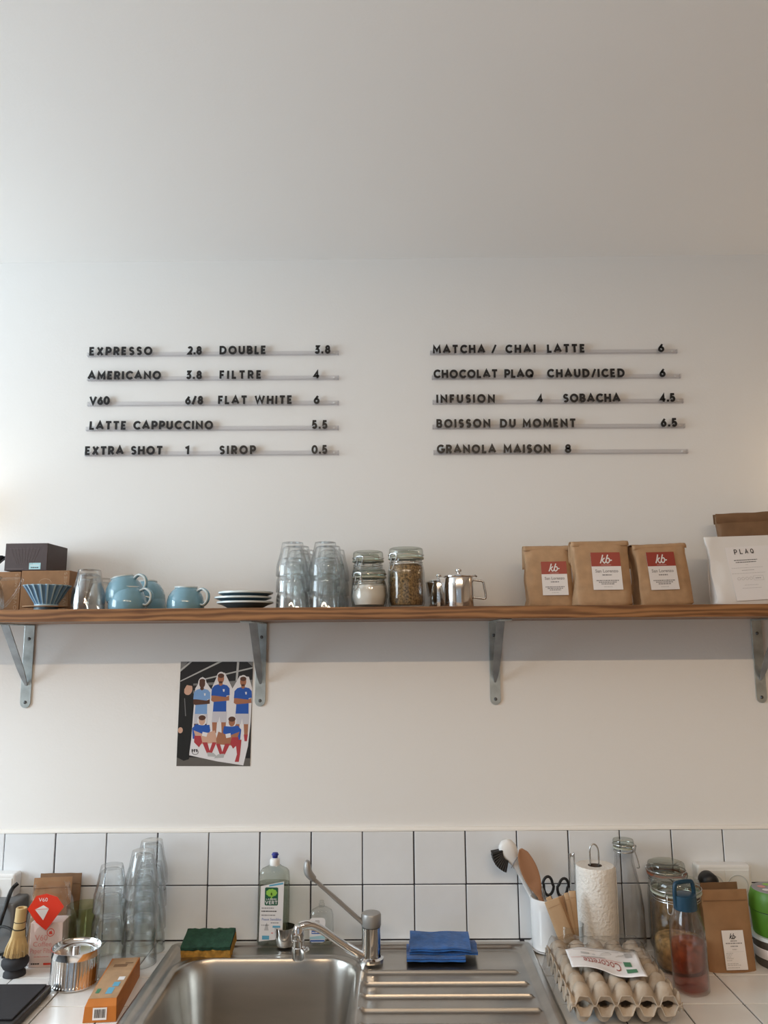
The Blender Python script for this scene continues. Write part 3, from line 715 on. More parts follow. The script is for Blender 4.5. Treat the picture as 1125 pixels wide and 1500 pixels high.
for cpx, Y, z_, nm in ((129, -.205, 0, 'lower of the pair between kraft box and blue cups'), (129, -.205, .0125, 'upper of the pair between kraft box and blue cups'), (147, -.112, 0, 'single one behind the pair beside the kraft box')):
    tumbler(TUM, (SX(cpx, Y), Y, ZS + E1 + z_), f'clear upturned tumbler, {nm}', 'upturned tumblers beside the cups', random.uniform(0, 6))
# --- blue cups, upside down
def cup_proto(label):
    t = thing('coffee_cup', label, 'cup', (0, 0, 0), group='blue ceramic cups')
    R_, H_ = .0405, .051
    pr = [(R_, 0), (R_ * 1.03, .006), (R_ * 1.02, .017), (R_ * .95, .029), (R_ * .80, .040), (R_ * .66, .046), (R_ * .63, .047), (R_ * .62, H_), (R_ * .54, H_), (R_ * .53, .0475), (0, .047)]
    ip = [(0, .043), (R_ * .6, .042), (R_ * .86, .029), (R_ * .94, .015), (R_ * .93, 0), (R_, 0)]
    MB().lathe(pr, 44).lathe(ip, 44).build('body', 'blue_glaze', t, smooth=55)
    MB().lathe([(R_ * .63, .0485), (R_ * .635, H_ + .0002), (R_ * .53, H_ + .0002), (R_ * .53, .0485)], 44).build('foot_ring', 'pale_rim', t, smooth=30)
    hp = spline([(R_ * .78, 0, .041), (R_ * 1.10, 0, .045), (R_ * 1.42, 0, .036), (R_ * 1.44, 0, .021), (R_ * 1.22, 0, .010), (R_ * .98, 0, .011)], 6)
    MB().tube(hp, .0052, 10, flat=.62).build('handle', 'blue_glaze', t, smooth=60)
    hh = [(p[0], p[1] - .0040, p[2]) for p in hp]
    MB().tube([Vector((p[0], 0, p[2])) + Vector((0, -.0032, 0)) for p in hp], .0024, 6).build('handle_edge', 'pale_rim', t, smooth=60)
    return t
Yc = -.17
c1 = cup_proto('single upturned blue cup between the cup pile and the plates'); c1.location = (SX(272, Yc), Yc, ZS + E1); c1.rotation_euler = (0, 0, -.35)
dup(c1, (SX(187, -.195), -.195, ZS + E1), (0, 0, -.25), 'lower blue cup of the front pair, upturned beside the clear tumblers')
dup(c1, (SX(183, -.19), -.186, ZS + .0235), (0, math.radians(-13), -.30), 'upper blue cup tilted over the front pair, handle to the right')
dup(c1, (SX(216, -.085), -.085, ZS + E1), (0, 0, 2.2), 'lower blue cup of the rear pair behind the cup pile', None, 1.05)
dup(c1, (SX(215, -.085), -.085, ZS + .0165), (0, math.radians(9), 2.4), 'upper blue cup of the rear pair, leaning right against the wall side', None, 1.05)
# --- saucers
Ys = -.17; w = (SX(399, Ys) - SX(317, Ys)) / 2
for k, nm in enumerate(('bottom', 'middle', 'top')):
    s_ = 1 - .03 * (k == 2); t = thing('saucer', f'blue-grey saucer with pale edge, {nm} of the stack of three', 'saucer', (SX(358, Ys) + (.002, -.003, .003)[k], Ys, ZS + E1 + k * .0108), group='stacked saucers')
    MB().lathe([(0, .001), (w * .50, .0), (w * .55, .0005), (w * .80, .0085), (w * .985 * s_, .0125), (w * .985 * s_, .0142), (w * .55, .006), (0, .005)], 56).build('plate', 'blue_glaze_dark', t, smooth=50)
    MB().lathe([(w * .975 * s_, .0122), (w * s_, .0128), (w * 1.0 * s_, .0162), (w * .975 * s_, .0168), (w * .93 * s_, .0148)], 56).build('edge', 'pale_rim', t, smooth=50)

# --- clip-top jars
def jar(label, loc, rotz, r, h, content=None, fill=.7, gasket='gasket', group=None, name='clip_jar', cat='jar', hexy=0, bulge=0, glassm='glass_jar', lobes=0):
    t = thing(name, label, cat, loc, (0, 0, rotz), group)
    rn = r * .86; hl = min(.026, h * .24); hn = h - hl; th = .003
    md = (lambda R_, z, a, k: R_ * (1 - .03 * (math.cos(4 * a) * .5 + .5)) if .01 < z < hn * .8 else R_) if lobes else None
    o = [(0, .002), (r * .80, 0), (r * .93, .003), (r * (.99), .012), (r * (1 + bulge), hn * .40), (r * .99, hn * .72), (r * .95, hn * .82), (rn * 1.01, hn * .92), (rn, hn - .003), (rn * 1.05, hn)]
    i = [(rn - th, hn), (rn - th, hn * .92), (r * .95 - th, hn * .80), (r - th, hn * .7), (r * (1 + bulge) - th, hn * .4), (r - th, .014), (r * .85, .006), (0, .006)]
    MB().lathe(o + i, 48, mod=md).build('body', glassm, t, smooth=45)
    MB().lathe([(rn * .86, hn - .0005), (rn * 1.12, hn), (rn * 1.13, hn + .0032), (rn * .86, hn + .0036)], 40).build('seal', gasket, t, smooth=40)
    MB().lathe([(0, h - .004), (rn * .78, h - .003), (rn * .90, h), (rn * 1.03, h - .002), (rn * 1.07, h - .006), (rn * 1.09, hn + .006), (rn * 1.06, hn + .0036), (rn * .8, hn + .0036), (rn * .76, h - .009), (0, h - .009)], 48).build('lid', 'glass_lid', t, smooth=45)
    W = MB()
    for z, k in ((hn - .008, 1.04), (hn + .009, 1.12), (hn - .0125, 1.04)): W.tube([(rn * k * math.cos(a * PI / 16), rn * k * math.sin(a * PI / 16), z) for a in range(32)], .0011, 6, closed=True)
    # lever and hinge loops
    for sgn in (1, -1):
        y = -rn * 1.08 * sgn
        W.tube(spline([(-.009, y, hn - .010), (-.010, y - .004 * sgn, hn + .002), (-.008, y - .004 * sgn, hn + .010), (.008, y - .004 * sgn, hn + .010), (.010, y - .004 * sgn, hn + .002), (.009, y, hn - .010)], 4), .0012, 6)
        if sgn == 1: W.tube(spline([(-.007, y - .001, hn + .004), (-.006, y - .006, hn - .010), (-.004, y - .012, hn - .026), (.004, y - .012, hn - .026), (.006, y - .006, hn - .010), (.007, y - .001, hn + .004)], 4), .0012, 6)
    W.build('wire_clip', 'wire', t, smooth=60)
    if content:
        zt = hn * fill; rr = r - th - .0008
        c_ = MB()
        pr = [(0, .0065), (r * .82, .0068), (rr * .985, .015)] + [(rr * (1 + bulge) * .99, .015 + (zt - .015) * q) for q in (.2, .4, .6, .8, .95)] + [(rr * .9, zt + .002), (rr * .6, zt + .005), (rr * .3, zt + .007), (0, zt + .006)]
        pr = [(min(a, rn * .99 if z > hn * .84 else 9), z) for a, z in pr]
        def cm(R_, z, a, k):
            q = noise.noise((math.cos(a) * 2.2, math.sin(a) * 2.2, z * 90)); return R_ * (.985 + .015 * q) if k > 7 or content == 'sugar' else R_ * (.992 + .008 * q)
        c_.lathe(pr, 48, mod=cm)
        if content == 'sugar': c_.v = [(x, y, z + (.006 * noise.noise((x * 60, y * 60, 1)) if z > zt - .004 else 0)) for x, y, z in c_.v]
        c_.build('contents', content, t, smooth=60)
    return t
Yj = -.178; r = (SX(567, Yj) - SX(515, Yj)) / 2
jar('small clip-top jar of white powder in front of the taller pale jar', (SX(541, Yj), Yj, ZS + E1), -.65, r, SZ(834, 541, Yj) - ZS, 'sugar', .74, bulge=.05)
Yj2 = -.078; jar('clip-top jar standing behind the small jar of white powder', (SX(539.5, Yj2), Yj2, ZS + E1), -.5, r * .98, SZ(808, 541, Yj2) - ZS, 'sugar', .45)
Yj = -.165; r = (SX(623, Yj) - SX(568.5, Yj)) / 2
jar('large clip-top jar filled with brown dried herbs on the shelf', (SX(595.5, Yj), Yj, ZS + E1), -.75, r, SZ(803, 596, Yj) - ZS, 'herbs', .86)

# --- steel teapots
def teapot(label, px0, px1, pytop, Y, hands, knob=True, rotz=0):
    r = (SX(px1, Y) - SX(px0, Y)) / 2; h = SZ(pytop, (px0 + px1) / 2, Y) - ZS
    t = thing('steel_teapot', label, 'teapot', ((SX(px0, Y) + SX(px1, Y)) / 2, Y, ZS + E1), (0, 0, rotz), 'steel teapots')
    MB().lathe([(0, .001), (r * .95, 0), (r * .98, .003), (r * .985, h * .5), (r * .97, h - .004), (r * .93, h), (r * .9, h), (r * .94, h - .004), (r * .95, .004), (0, .003)], 48).build('body', 'steel_polished', t, smooth=40)
    lid = MB().lathe([(r * 1.02, h), (r * 1.03, h + .0025), (r * .9, h + .005), (r * .4, h + .0075), (0, h + .008)], 48).lathe([(r * 1.02, h), (0, h + .001)], 48).build('lid', 'steel_polished', t, smooth=40)
    MB().lathe([(0, h + .007), (.003, h + .008), (.003, h + .011), (.0065, h + .013), (.0075, h + .016), (.0055, h + .0195), (0, h + .0205)], 20).build('knob', 'steel_polished', lid, smooth=50)
    MB().tube(spline([(r * .97, 0, h - .006), (r * 1.30, 0, h - .0075), (r * 1.62, 0, h - .010), (r * 1.70, 0, h - .022), (r * 1.78, 0, h - .046), (r * 1.40, 0, h - .047), (r * 1.0, 0, h - .045)], 5), .0024, 8).build('handle', 'wire', t, smooth=60)
    MB().tube([(r * .96, -.004, h + .002), (r * 1.1, -.004, h + .004), (r * 1.2, 0, h + .002), (r * 1.1, .004, h + .004), (r * .96, .004, h + .002)], .002, 6).build('hinge', 'wire', t, smooth=60)
    sp = MB(); P0 = [(-r * .93, -.011, h * .45), (-r * .93, .011, h * .45), (-r * .90, .014, h - .002), (-r * .90, -.014, h - .002)]; P1 = [(-r * 1.0, -.002, h * .48), (-r * 1.0, .002, h * .48), (-r * 1.32, .005, h - .001), (-r * 1.32, -.005, h - .001)]
    sp.add(P0 + P1, [(0, 1, 5, 4), (1, 2, 6, 5), (2, 3, 7, 6), (3, 0, 4, 7), (4, 5, 6, 7)]).build('spout', 'steel_polished', t, bevel=.001)
    return t
teapot('shiny steel teapot in front, wire handle pointing right', 650.5, 694.5, 846, -.175, 1)
teapot('steel teapot half hidden behind the front teapot beside the herb jar', 627, 660, 853, -.075, 1, rotz=.5)

# --- paper coffee bags
def bag_shape(w, h, d0, d1, seed, wrinkle=.0034, nz=22, npt=40, topfold=True):
    mb = MB(); rnd = Vector((seed * 3.1, seed * 1.7, seed)); rows_ = []
    lv = [0, .004] + [.03 + .97 * k / nz for k in range(nz + 1)]
    for t in lv:
        base = min(1, .93 + .07 * (t / .03)) if t < .03 else 1
        hw = w / 2 * base * (1 - .012 * t); hd = (d0 + (d1 - d0) * t ** 1.25) / 2 * base
        row = []
        for i in range(npt):
            a = 2 * PI * i / npt; ca, sa = math.cos(a), math.sin(a)
            x = hw * math.copysign(abs(ca) ** .28, ca); y = hd * math.copysign(abs(sa) ** .45, sa)
            z = t * h
            side = abs(x) / hw
            n_ = noise.noise(Vector((x * 22, y * 30, z * 22)) + rnd)
            x2 = x + (wrinkle * n_ - .007 * math.sin(PI * min(1, t * 1.1)) * (abs(sa) < .5)) * math.copysign(1, x) * (side > .9)
            y2 = y + wrinkle * .8 * n_ * (1.8 if side > .75 or t < .2 else .35)
            row.append((x2, y2 + (d0 - d1) * .0, z + .001 * n_ * (t > .9)))
        rows_.append(row)
    vs = [p for r_ in rows_ for p in r_]; fs = []
    for k in range(len(rows_) - 1):
        for i in range(npt): j = (i + 1) % npt; fs.append((k * npt + i, k * npt + j, (k + 1) * npt + j, (k + 1) * npt + i))
    fs.append(tuple(reversed(range(npt)))); fs.append(tuple((len(rows_) - 1) * npt + i for i in range(npt)))
    return mb.add(vs, fs)
def coffee_bag(label, px0, px1, pytop, Y, rot, seed, lab, lean=0):
    x0, x1 = SX(px0, Y - .03), SX(px1, Y - .03); w = x1 - x0; h = SZ(pytop, (px0 + px1) / 2, Y - .02) - ZS
    t = thing('coffee_bag', label, 'coffee bag', ((x0 + x1) / 2, Y, ZS + E1), (0, lean, rot), 'brown paper coffee bags')
    d0, d1 = .066, .026
    b = bag_shape(w, h - .004, d0, d1, seed); b.build('bag', 'kraft', t, smooth=40)
    # rolled top and the flap folded down behind
    fl = MB(); prof = [(-d1 / 2 - .0006, h - .012), (-d1 / 2 - .001, h - .006), (-d1 / 2 * .7, h - .0005), (0, h + .001), (d1 / 2 * .8, h), (d1 / 2 + .004, h - .006), (d1 / 2 + .008, h - .03), (d1 / 2 + .009, h - .052)]
    for s0, s1 in ((0, 1),):
        def fp(u, v):
            k = v * (len(prof) - 1); i = min(int(k), len(prof) - 2); q = k - i; y = prof[i][0] + (prof[i + 1][0] - prof[i][0]) * q; z = prof[i][1] + (prof[i + 1][1] - prof[i][1]) * q
            return ((u - .5) * w * 1.0, y + .0008 * noise.noise((u * 9, v * 4, seed)), z + .0012 * noise.noise((u * 7, 2, seed)))
        fl.grid(fp, 16, 21)
    o = fl.build('folded_top', 'kraft', t, smooth=60); md = o.modifiers.new('thickness', 'SOLIDIFY'); md.thickness = .001
    # label on the sloping front
    lx, lz, lw, lh = lab; ang = math.atan2((d0 - d1) / 2, h) * 1.12
    lb = MB().box(-lw / 2, lw / 2, -.0004, 0, 0, lh).build('label', 'paper_white', t)
    lb.location = (lx, -(d0 + (d1 - d0) * (lz / h) ** 1.25) / 2 - .0022, lz); lb.rotation_euler = (-ang, .02 * (seed - 1.5) * .6, 0)
    g = MB(); y = -.0006
    g.rect(-lw / 2, lw / 2, lh * .625, lh, y, 'label_red'); script_kb(g, 0, lh * .70, lh * .24, y - .0002, 'paper_white')
    g.rect(-lw * .17, lw * .17, lh * .655, lh * .662, y - .0002, 'pink_card')
    put_text(g, 'San Lorenzo', 0, lh * .46, lh * .085, y, 'ink_grey', width=lw * .78, bold=.0002)
    greek(g, -lw * .16, lw * .16, lh * .375, lh * .035, y, 'ink_grey', seed)
    for k, q in enumerate((.23, .185, .14)): greek(g, -lw * (.38 - .08 * k), lw * (.38 - .08 * k), lh * q, lh * .028, y, 'ink_grey', seed + k)
    greek(g, -lw * .14, lw * .14, lh * .07, lh * .015, y, 'ink_soft', seed)
    g.build('print', 'ink', lb, fix=False)
    return t
coffee_bag('brown coffee bag with red kb label, leftmost and partly behind the middle bag', 772, 843, 799, -.115, -.05, 1, (.012, .027, .058, .079), .0)
coffee_bag('tallest brown coffee bag with red kb label, middle of the three', 844, 930, 792, -.155, .0, 2, (.008, .036, .066, .086), -.01)
coffee_bag('brown coffee bag with red kb label, rightmost and leaning left', 936, 1020, 796, -.148, .10, 3, (-.005, .036, .066, .087), -.045)

# --- white pouch and the rolled brown bag behind it
Y0 = -.17; x0, x1 = SX(1049, Y0), SX(1172, Y0); w = x1 - x0; h = SZ(784, 1085, Y0 + .02) - ZS
t = thing('chocolate_pouch', 'white foil pouch labelled PLAQ at the right end of the shelf', 'pouch', ((x0 + x1) / 2, Y0 + .025, ZS + E1), (-.07, -.02, -.02))
bag_shape(w, h, .05, .006, 7, .003).build('pouch', 'pouch_white', t, smooth=40)
lw, lh = .105, .127; lb = MB().box(-lw / 2, lw / 2, -.0004, 0, 0, lh).build('label', 'paper_white', t); lb.location = (.006, -.0275, .010); lb.rotation_euler = (-.155, -.03, 0)
g = MB(); y = -.0007
lx = -.012
for i_, c_ in enumerate('PLAQ'): stroke_text(g, c_, lx - .019 + i_ * .0125, .109, .0125, y, 'ink', .07, width=.0072)
for k, (q, a, m_) in enumerate(((.094, .027, 'ink'), (.089, .024, 'ink'), (.083, .003, 'ink_soft'), (.076, .036, 'ink_soft'), (.070, .014, 'ink_grey'), (.063, .038, 'ink_soft'), (.035, .016, 'ink_soft'), (.028, .022, 'ink_soft'))): greek(g, lx - a, lx + a * .95, q, .0016 if m_ == 'ink' else .0009, y, m_, k)
for cx_ in (-.045, -.036, -.027, -.018): g.ribbon(arc(lx + cx_ + .02, .051, .0032, .0032, 0, 360, 10), .0004, y, y - .0001, 'ink_soft')
g.ribbon([(lx + .008, .046), (lx + .03, .046), (lx + .03, .056), (lx + .008, .056), (lx + .008, .046)], .0003, y, y - .0001, 'ink_soft'); greek(g, lx + .012, lx + .024, .05, .0016, y, 'ink_grey', 3)
g.build('print', 'ink', lb, fix=False)
Y0 = -.07; x0, x1 = SX(1053.5, Y0, 780), SX(1180, Y0, 780); w = x1 - x0; h = SZ(756, 1085, Y0) - ZS + .004
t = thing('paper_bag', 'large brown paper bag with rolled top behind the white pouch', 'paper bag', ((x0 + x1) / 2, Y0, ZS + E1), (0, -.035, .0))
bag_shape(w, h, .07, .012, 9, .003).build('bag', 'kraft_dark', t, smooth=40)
MB().grid(lambda u, v: ((u - .5) * w * 1.02, -.0085 - .003 * math.sin(v * PI) + .0012 * noise.noise((u * 8, v * 3, 4)), h - .020 + v * .024 + .002 * noise.noise((u * 6, 1, v))), 24, 6).grid(lambda u, v: ((.5 - u) * w * 1.02, .006, h - .020 + v * .024), 4, 2).build('rolled_top', 'kraft_dark', t, smooth=60)

# ================================================================== sockets, lamps, cables
def socket(label, x0, x1, z0, z1, ncell, plug_at=None):
    t = thing('wall_socket', label, 'socket', ((x0 + x1) / 2, -.009, z0)); w = x1 - x0; h = z1 - z0
    MB().box(-w / 2, w / 2, -.034, 0, 0, h).build('housing', 'white_plastic', t, bevel=.006, seg=3)
    cw = (w - .012) / ncell
    for k in range(ncell):
        cx = -w / 2 + .006 + cw * (k + .5)
        MB().box(cx - cw / 2 + .0006, cx + cw / 2 - .0006, -.0355, -.0335, .006, h - .010).build('face_plate', 'white_plastic', t, bevel=.001)
        ring = MB().at((cx, -.0356, h * .47), (PI / 2, 0, 0)).lathe([(.0235, -.0005), (.0235, .0012), (.0215, .0012), (.0205, -.009), (0, -.009)], 32)
        ring.build('outlet', 'socket_face', t, smooth=40)
        for dx in (-.0095, .0095): MB().at((cx + dx, -.027, h * .47), (PI / 2, 0, 0)).lathe([(0, .0004), (.0027, .0004), (.0027, -.001)], 10).build('pin_hole', 'socket_dark', t)
    return t
a = PY(1022, 1268, -.045); b = PY(1101, 1268, -.045); zt = a.z
socket('white double wall socket behind the kraft pouches on the right', a.x, b.x, zt - .082, zt, 2)
a = PY(-46, 1281, -.045); b = PY(22, 1281, -.045)
socket('white wall socket at the left edge above the black cables', a.x, b.x, a.z - .078, a.z, 1)
o = MB().at((0, 0, 0), (PI / 2, 0, 0)).lathe([(0, .036), (.012, .036), (.019, .028), (.020, .006), (.017, 0), (0, 0)], 24).build('power_plug', 'black', None, smooth=50); tag(o, 'black plug in the left cell of the right double socket', 'plug')
p = PY(1032, 1288, -.05); o.location = (p.x + .004, -.0458, p.z)
def cable(name, label, pts, r=.0042):
    o = MB().tube(spline(pts, 8), r, 8).build(name, 'cable', None, smooth=60); tag(o, label, 'cable', 'black cables at the left edge')
A = lambda px, py, Y: tuple(PY(px, py, Y))
cable('power_cable', 'black cable rising to the left wall socket', [A(26, 1294, -.05), A(18, 1302, -.06), A(12, 1316, -.085), A(4, 1340, -.104), A(-6, 1366, -.106), A(-24, 1378, -.106), (PZ(-40, 1405, ZC).x, PZ(-40, 1405, ZC).y, ZC + .006)], .0045)
cable('power_cable', 'thin black cable bending behind the bamboo whisk', [A(-30, 1362, -.14), A(-4, 1358, -.142), A(8, 1358, -.145), A(18, 1364, -.15), A(20, 1380, -.152), A(14, 1395, -.15), (PZ(10, 1402, ZC).x, PZ(10, 1402, ZC).y, ZC + .005)], .0028)
cable('power_cable', 'short black cable end lying left of the whisk base', [(PZ(-30, 1398, ZC).x, PZ(-30, 1398, ZC).y, ZC + .004), (PZ(-8, 1392, ZC).x, PZ(-8, 1392, ZC).y, ZC + .02), (PZ(4, 1394, ZC).x, PZ(4, 1394, ZC).y, ZC + .012), (PZ(4, 1405, ZC).x, PZ(4, 1405, ZC).y, ZC + .004)], .0032)
a = PY(-60, 1330, -.07); b = PY(27, 1330, -.07)
t = thing('grey_box', 'dark grey rounded box under the left wall socket, behind the whisk', 'appliance', ((a.x + b.x) / 2, -.062, ZC + E1)); w2 = (b.x - a.x) / 2  # plain dark grey rounded box on feet, below the socket
MB().box(-w2, w2, -.03, .046, .006, PY(0, 1324, -.09).z - ZC).build('body', 'dark_grey', t, bevel=.006, seg=3); 
for sx_ in (-1, 1):
    MB().box(sx_ * (w2 - .02) - .008, sx_ * (w2 - .02) + .008, -.024, .036, 0, .0065).build('foot', 'black', t)
def wall_lamp(label, x, z, gm):
    t = thing('wall_lamp', label, 'lamp', (x, -.0003, z))
    MB().at((0, 0, 0), (PI / 2, 0, 0)).lathe([(0, .018), (.035, .016), (.04, 0)], 28).build('back_plate', 'chrome', t, smooth=40)
    MB().tube([(0, -.015, 0), (0, -.06, 0)], .007, 10).build('arm', 'chrome', t, smooth=60)
    g = MB(); R_ = .042
    g.lathe([(0, -R_)] + [(R_ * math.sin(a * PI / 14), -R_ * math.cos(a * PI / 14)) for a in range(1, 14)] + [(0, R_)], 28)
    o = g.build('globe', gm, t, smooth=80); o.location = (0, -.098, 0)
wall_lamp('warm globe lamp on the wall beyond the right edge', 1.16, 2.0, 'lamp_globe')
wall_lamp('warm globe lamp on the wall beyond the left edge', -1.14, 1.93, 'lamp_globe_dim')


# ================================================================== things at the sink
ZK = ZC + .0062     # flat rim level of the sink ledge
# --- mixer tap
fb = Vector((-.047, -.130, ZC + .0045))
t = thing('mixer_tap', 'chrome single-lever mixer tap with long grey lever on the sink', 'tap', tuple(fb))
zt = PY(541, 1357, -.130).z - fb.z; zc_ = PY(541, 1337, -.130).z - fb.z
MB().lathe([(0, 0), (.0265, 0), (.0265, .006), (.0215, .009), (.0205, .014), (.0205, zt), (0, zt)], 36).build('body', 'chrome', t, smooth=40)
cap = MB().lathe([(0, zt + .0005), (.0195, zt + .0005), (.0215, zt + .003), (.0215, zc_ - .004), (.0195, zc_), (.015, zc_ + .001), (0, zc_ + .002)], 36).build('cap', 'tap_grey', t, smooth=40)
a0 = PY(530, 1350, -.135) - fb; a1 = PY(462, 1290, -.155) - fb; a2 = PY(452, 1279, -.158) - fb; a3 = PY(450, 1268, -.158) - fb
MB().tube(spline([Vector((-.012, 0, a0.z)), a0, (a0 + a1) / 2, a1, a1 + (a2 - a1) * .6], 5), [.0075] * 6 + [.0068] * 6 + [.0062] * 6 + [.006] * 3, 10, flat=.62).build('lever', 'tap_grey', t, smooth=60)
pts = spline([a1 + (a2 - a1) * .2, a2, a3, a3 + Vector((.001, 0, .010))], 5)
MB().tube(pts, [0.0065 + .0062 * math.sin(PI * min(1, .15 + .85 * i / (len(pts) - 1)) ** 1.0) for i in range(len(pts))], 12, flat=.7).build('lever_paddle', 'tap_grey', t, smooth=60)
nz = PY(437, 1405, -.185) - fb; nt_ = PY(439, 1358, -.185) - fb; sb = PY(531, 1400, -.137) - fb; mid1 = PY(500, 1382, -.150) - fb; mid2 = PY(470, 1361, -.166) - fb
MB().tube(spline([Vector((-.010, 0, sb.z)), sb, mid1, mid2, PY(452, 1355, -.178) - fb, nt_ + Vector((0, 0, .001))], 6), [.0095] * 12 + [.0088] * 12 + [.0095] * 7, 12).build('spout', 'chrome', t, smooth=60)
no = MB(); L_ = nt_.z - nz.z
no.lathe([(0, L_ + .004), (.009, L_ + .003), (.0118, L_ - .004), (.0118, L_ * .72), (.0105, L_ * .70), (.0105, L_ * .62), (.0122, L_ * .60), (.0122, L_ * .40), (.0135, L_ * .38), (.0135, .004), (.012, 0), (.009, 0), (.009, .004), (0, .005)], 28)
n_o = no.build('nozzle', 'chrome', t, smooth=35); n_o.location = tuple(nz)
MB().tube([(0, 0, L_ * .28), (.016, -.004, L_ * .30), (.020, -.005, L_ * .36)], [.004, .0042, .0046], 8).build('diverter_knob', 'chrome', t, smooth=60).location = tuple(nz)

# --- dish soap bottle
Yd = -.040; p = PY(400, 1386, Yd)
W2 = (PY(424, 1300, Yd).x - PY(378, 1300, Yd).x) / 2; hb_ = PY(400, 1268, Yd).z - ZC; hn_ = PY(400, 1253, Yd).z - ZC
t = thing('dish_soap_bottle', 'clear dish soap bottle with white collar, blue cap and green tree label', 'bottle', (p.x, Yd - .004, ZK + .0032), (0, .012, 0))
def oval(w, d, z, n=28, e=.6): return [(w * math.copysign(abs(math.cos(2 * PI * i / n)) ** e, math.cos(2 * PI * i / n)), d * math.copysign(abs(math.sin(2 * PI * i / n)) ** .8, math.sin(2 * PI * i / n)), z) for i in range(n)]
def loft(mb, secs, cap0=True, cap1=True, m=None):
    n = len(secs[0]); vs = [q for s_ in secs for q in s_]; fs = [(k * n + i, k * n + (i + 1) % n, (k + 1) * n + (i + 1) % n, (k + 1) * n + i) for k in range(len(secs) - 1) for i in range(n)]
    if cap0: fs.append(tuple(reversed(range(n))))
    if cap1: fs.append(tuple((len(secs) - 1) * n + i for i in range(n)))
    return mb.add(vs, fs, m)
hb_ -= .0065
secs = [oval(W2 * k, .020 * k2, z) for k, k2, z in ((.94, .9, 0), (1.0, 1, .004), (1.0, 1, hb_ * .45), (.98, 1, hb_ * .80), (.93, .95, hb_ * .90), (.90, .9, hb_ * .925), (.80, .8, hb_ * .95), (.45, .55, hb_ * .985), (.35, .52, hb_))]
loft(MB(), secs).build('body', 'detergent', t, smooth=50)
li = [oval(W2 * k - .0012, .020 * k2 - .0012, z) for k, k2, z in ((.94, .9, .0015), (1.0, 1, .005), (1.0, 1, hb_ * .45), (.98, 1, hb_ * .78))]
loft(MB(), li).build('liquid', 'detergent', t, smooth=50)
MB().lathe([(0, hb_), (.0115, hb_), (.0115, hb_ + .011), (.009, hb_ + .014), (.006, hb_ + .0155), (0, hb_ + .0155)], 24).build('collar', 'white_plastic', t, smooth=40)
MB().lathe([(0, hb_ + .0156), (.006, hb_ + .0156), (.0065, hb_ + .020), (.0085, hb_ + .022), (.006, hb_ + .0265), (0, hb_ + .027)], 20).build('cap', 'cap_blue', t, smooth=40)
lw = W2 * .80; lb = MB().prism([(-lw, .010), (lw * .82, .016), (lw * .86, hb_ * .82), (-lw * .95, hb_ * .76)], -.0212, -.0206).build('label', 'paper_white', t)
g = MB(); y = -.0214; zz = hb_
g.flat([(-lw * .30, zz * .755), (lw * .8, zz * .785), (lw * .8, zz * .81), (-lw * .30, zz * .775)], y, 'ink_cyan')
lx0, lx1, lz0, lz1 = -lw * .62, lw * .42, zz * .515, zz * .745; g.flat(rrect(lx0, lx1, lz0, lz1, .003), y, 'logo_green')
cxl = (lx0 + lx1) / 2; czl = lz0 + (lz1 - lz0) * .70
for k in range(9): an = k * 2 * PI / 9; g.flat(arc(cxl + .0085 * math.cos(an), czl + .0052 * math.sin(an), .0042, .0034, 0, 330, 10), y - .0001 - k * .00001, 'leaf_green')
g.flat(arc(cxl, czl, .0085, .005, 0, 330, 12), y - .0003, 'leaf_green'); g.rect(cxl - .0014, cxl + .0014, lz0 + (lz1 - lz0) * .32, czl, y - .0003, 'leaf_green')
stroke_text(g, "LARBRE", cxl, lz0 + .0115, .0036, y - .0003, 'paper_white', .09, width=(lx1 - lx0) * .8); stroke_text(g, 'VERT', cxl, lz0 + .0025, .0075, y - .0003, 'paper_white', .10, width=(lx1 - lx0) * .92)
for k, (q, m_, a_) in enumerate(((.475, 'ink_grey', .6), (.435, 'ink', .75), (.385, 'ink_grey', .7), (.26, 'ink_soft', .4))): greek(g, -lw * .85, -lw * .85 + 2 * lw * a_ * .8, zz * q, .0022, y, m_, k)
put_text(g, 'Peaux Sensibles', -lw * .05, zz * .325, .0055, y, 'ink_blue', width=lw * 1.5); greek(g, -lw * .1, lw * .5, zz * .29, .002, y, 'ink_grey', 9)
g.flat([(-lw * .6, zz * .20), (-lw * .25, zz * .20), (-lw * .35, zz * .27), (-lw * .42, zz * .30), (-lw * .5, zz * .27)], y, 'ink_soft'); g.rect(-lw * .75, -lw * .2, zz * .085, zz * .135, y, 'ink_cyan'); g.rect(lw * .05, lw * .65, zz * .235, zz * .26, y, 'ink_cyan'); g.rect(-lw * .05, lw * .1, zz * .16, zz * .175, y, 'pink_print')
g.build('print', 'ink', lb, fix=False)

# --- steel milk jug between the bottles
Yg = -.058; r = (PY(432, 1372, Yg).x - PY(401, 1372, Yg).x) / 2; p = PY(417, 1386, Yg); h = PY(417, 1359, Yg).z - ZK
t = thing('milk_jug', 'small polished steel cup with handle behind the tap nozzle', 'cup', (p.x, Yg, ZK + .0032), (0, 0, -.4))
MB().lathe([(0, .001), (r * .72, 0), (r * .80, .003), (r * .95, h * .5), (r * 1.0, h), (r * .97, h), (r * .91, h * .5), (r * .75, .004), (0, .003)], 36).build('body', 'steel_polished', t, smooth=45)
MB().tube(spline([(r * .93, 0, h * .85), (r * 1.45, 0, h * .82), (r * 1.55, 0, h * .5), (r * 1.2, 0, h * .22), (r * .84, 0, h * .24)], 5), .0028, 8, flat=.6).build('handle', 'steel_polished', t, smooth=60)

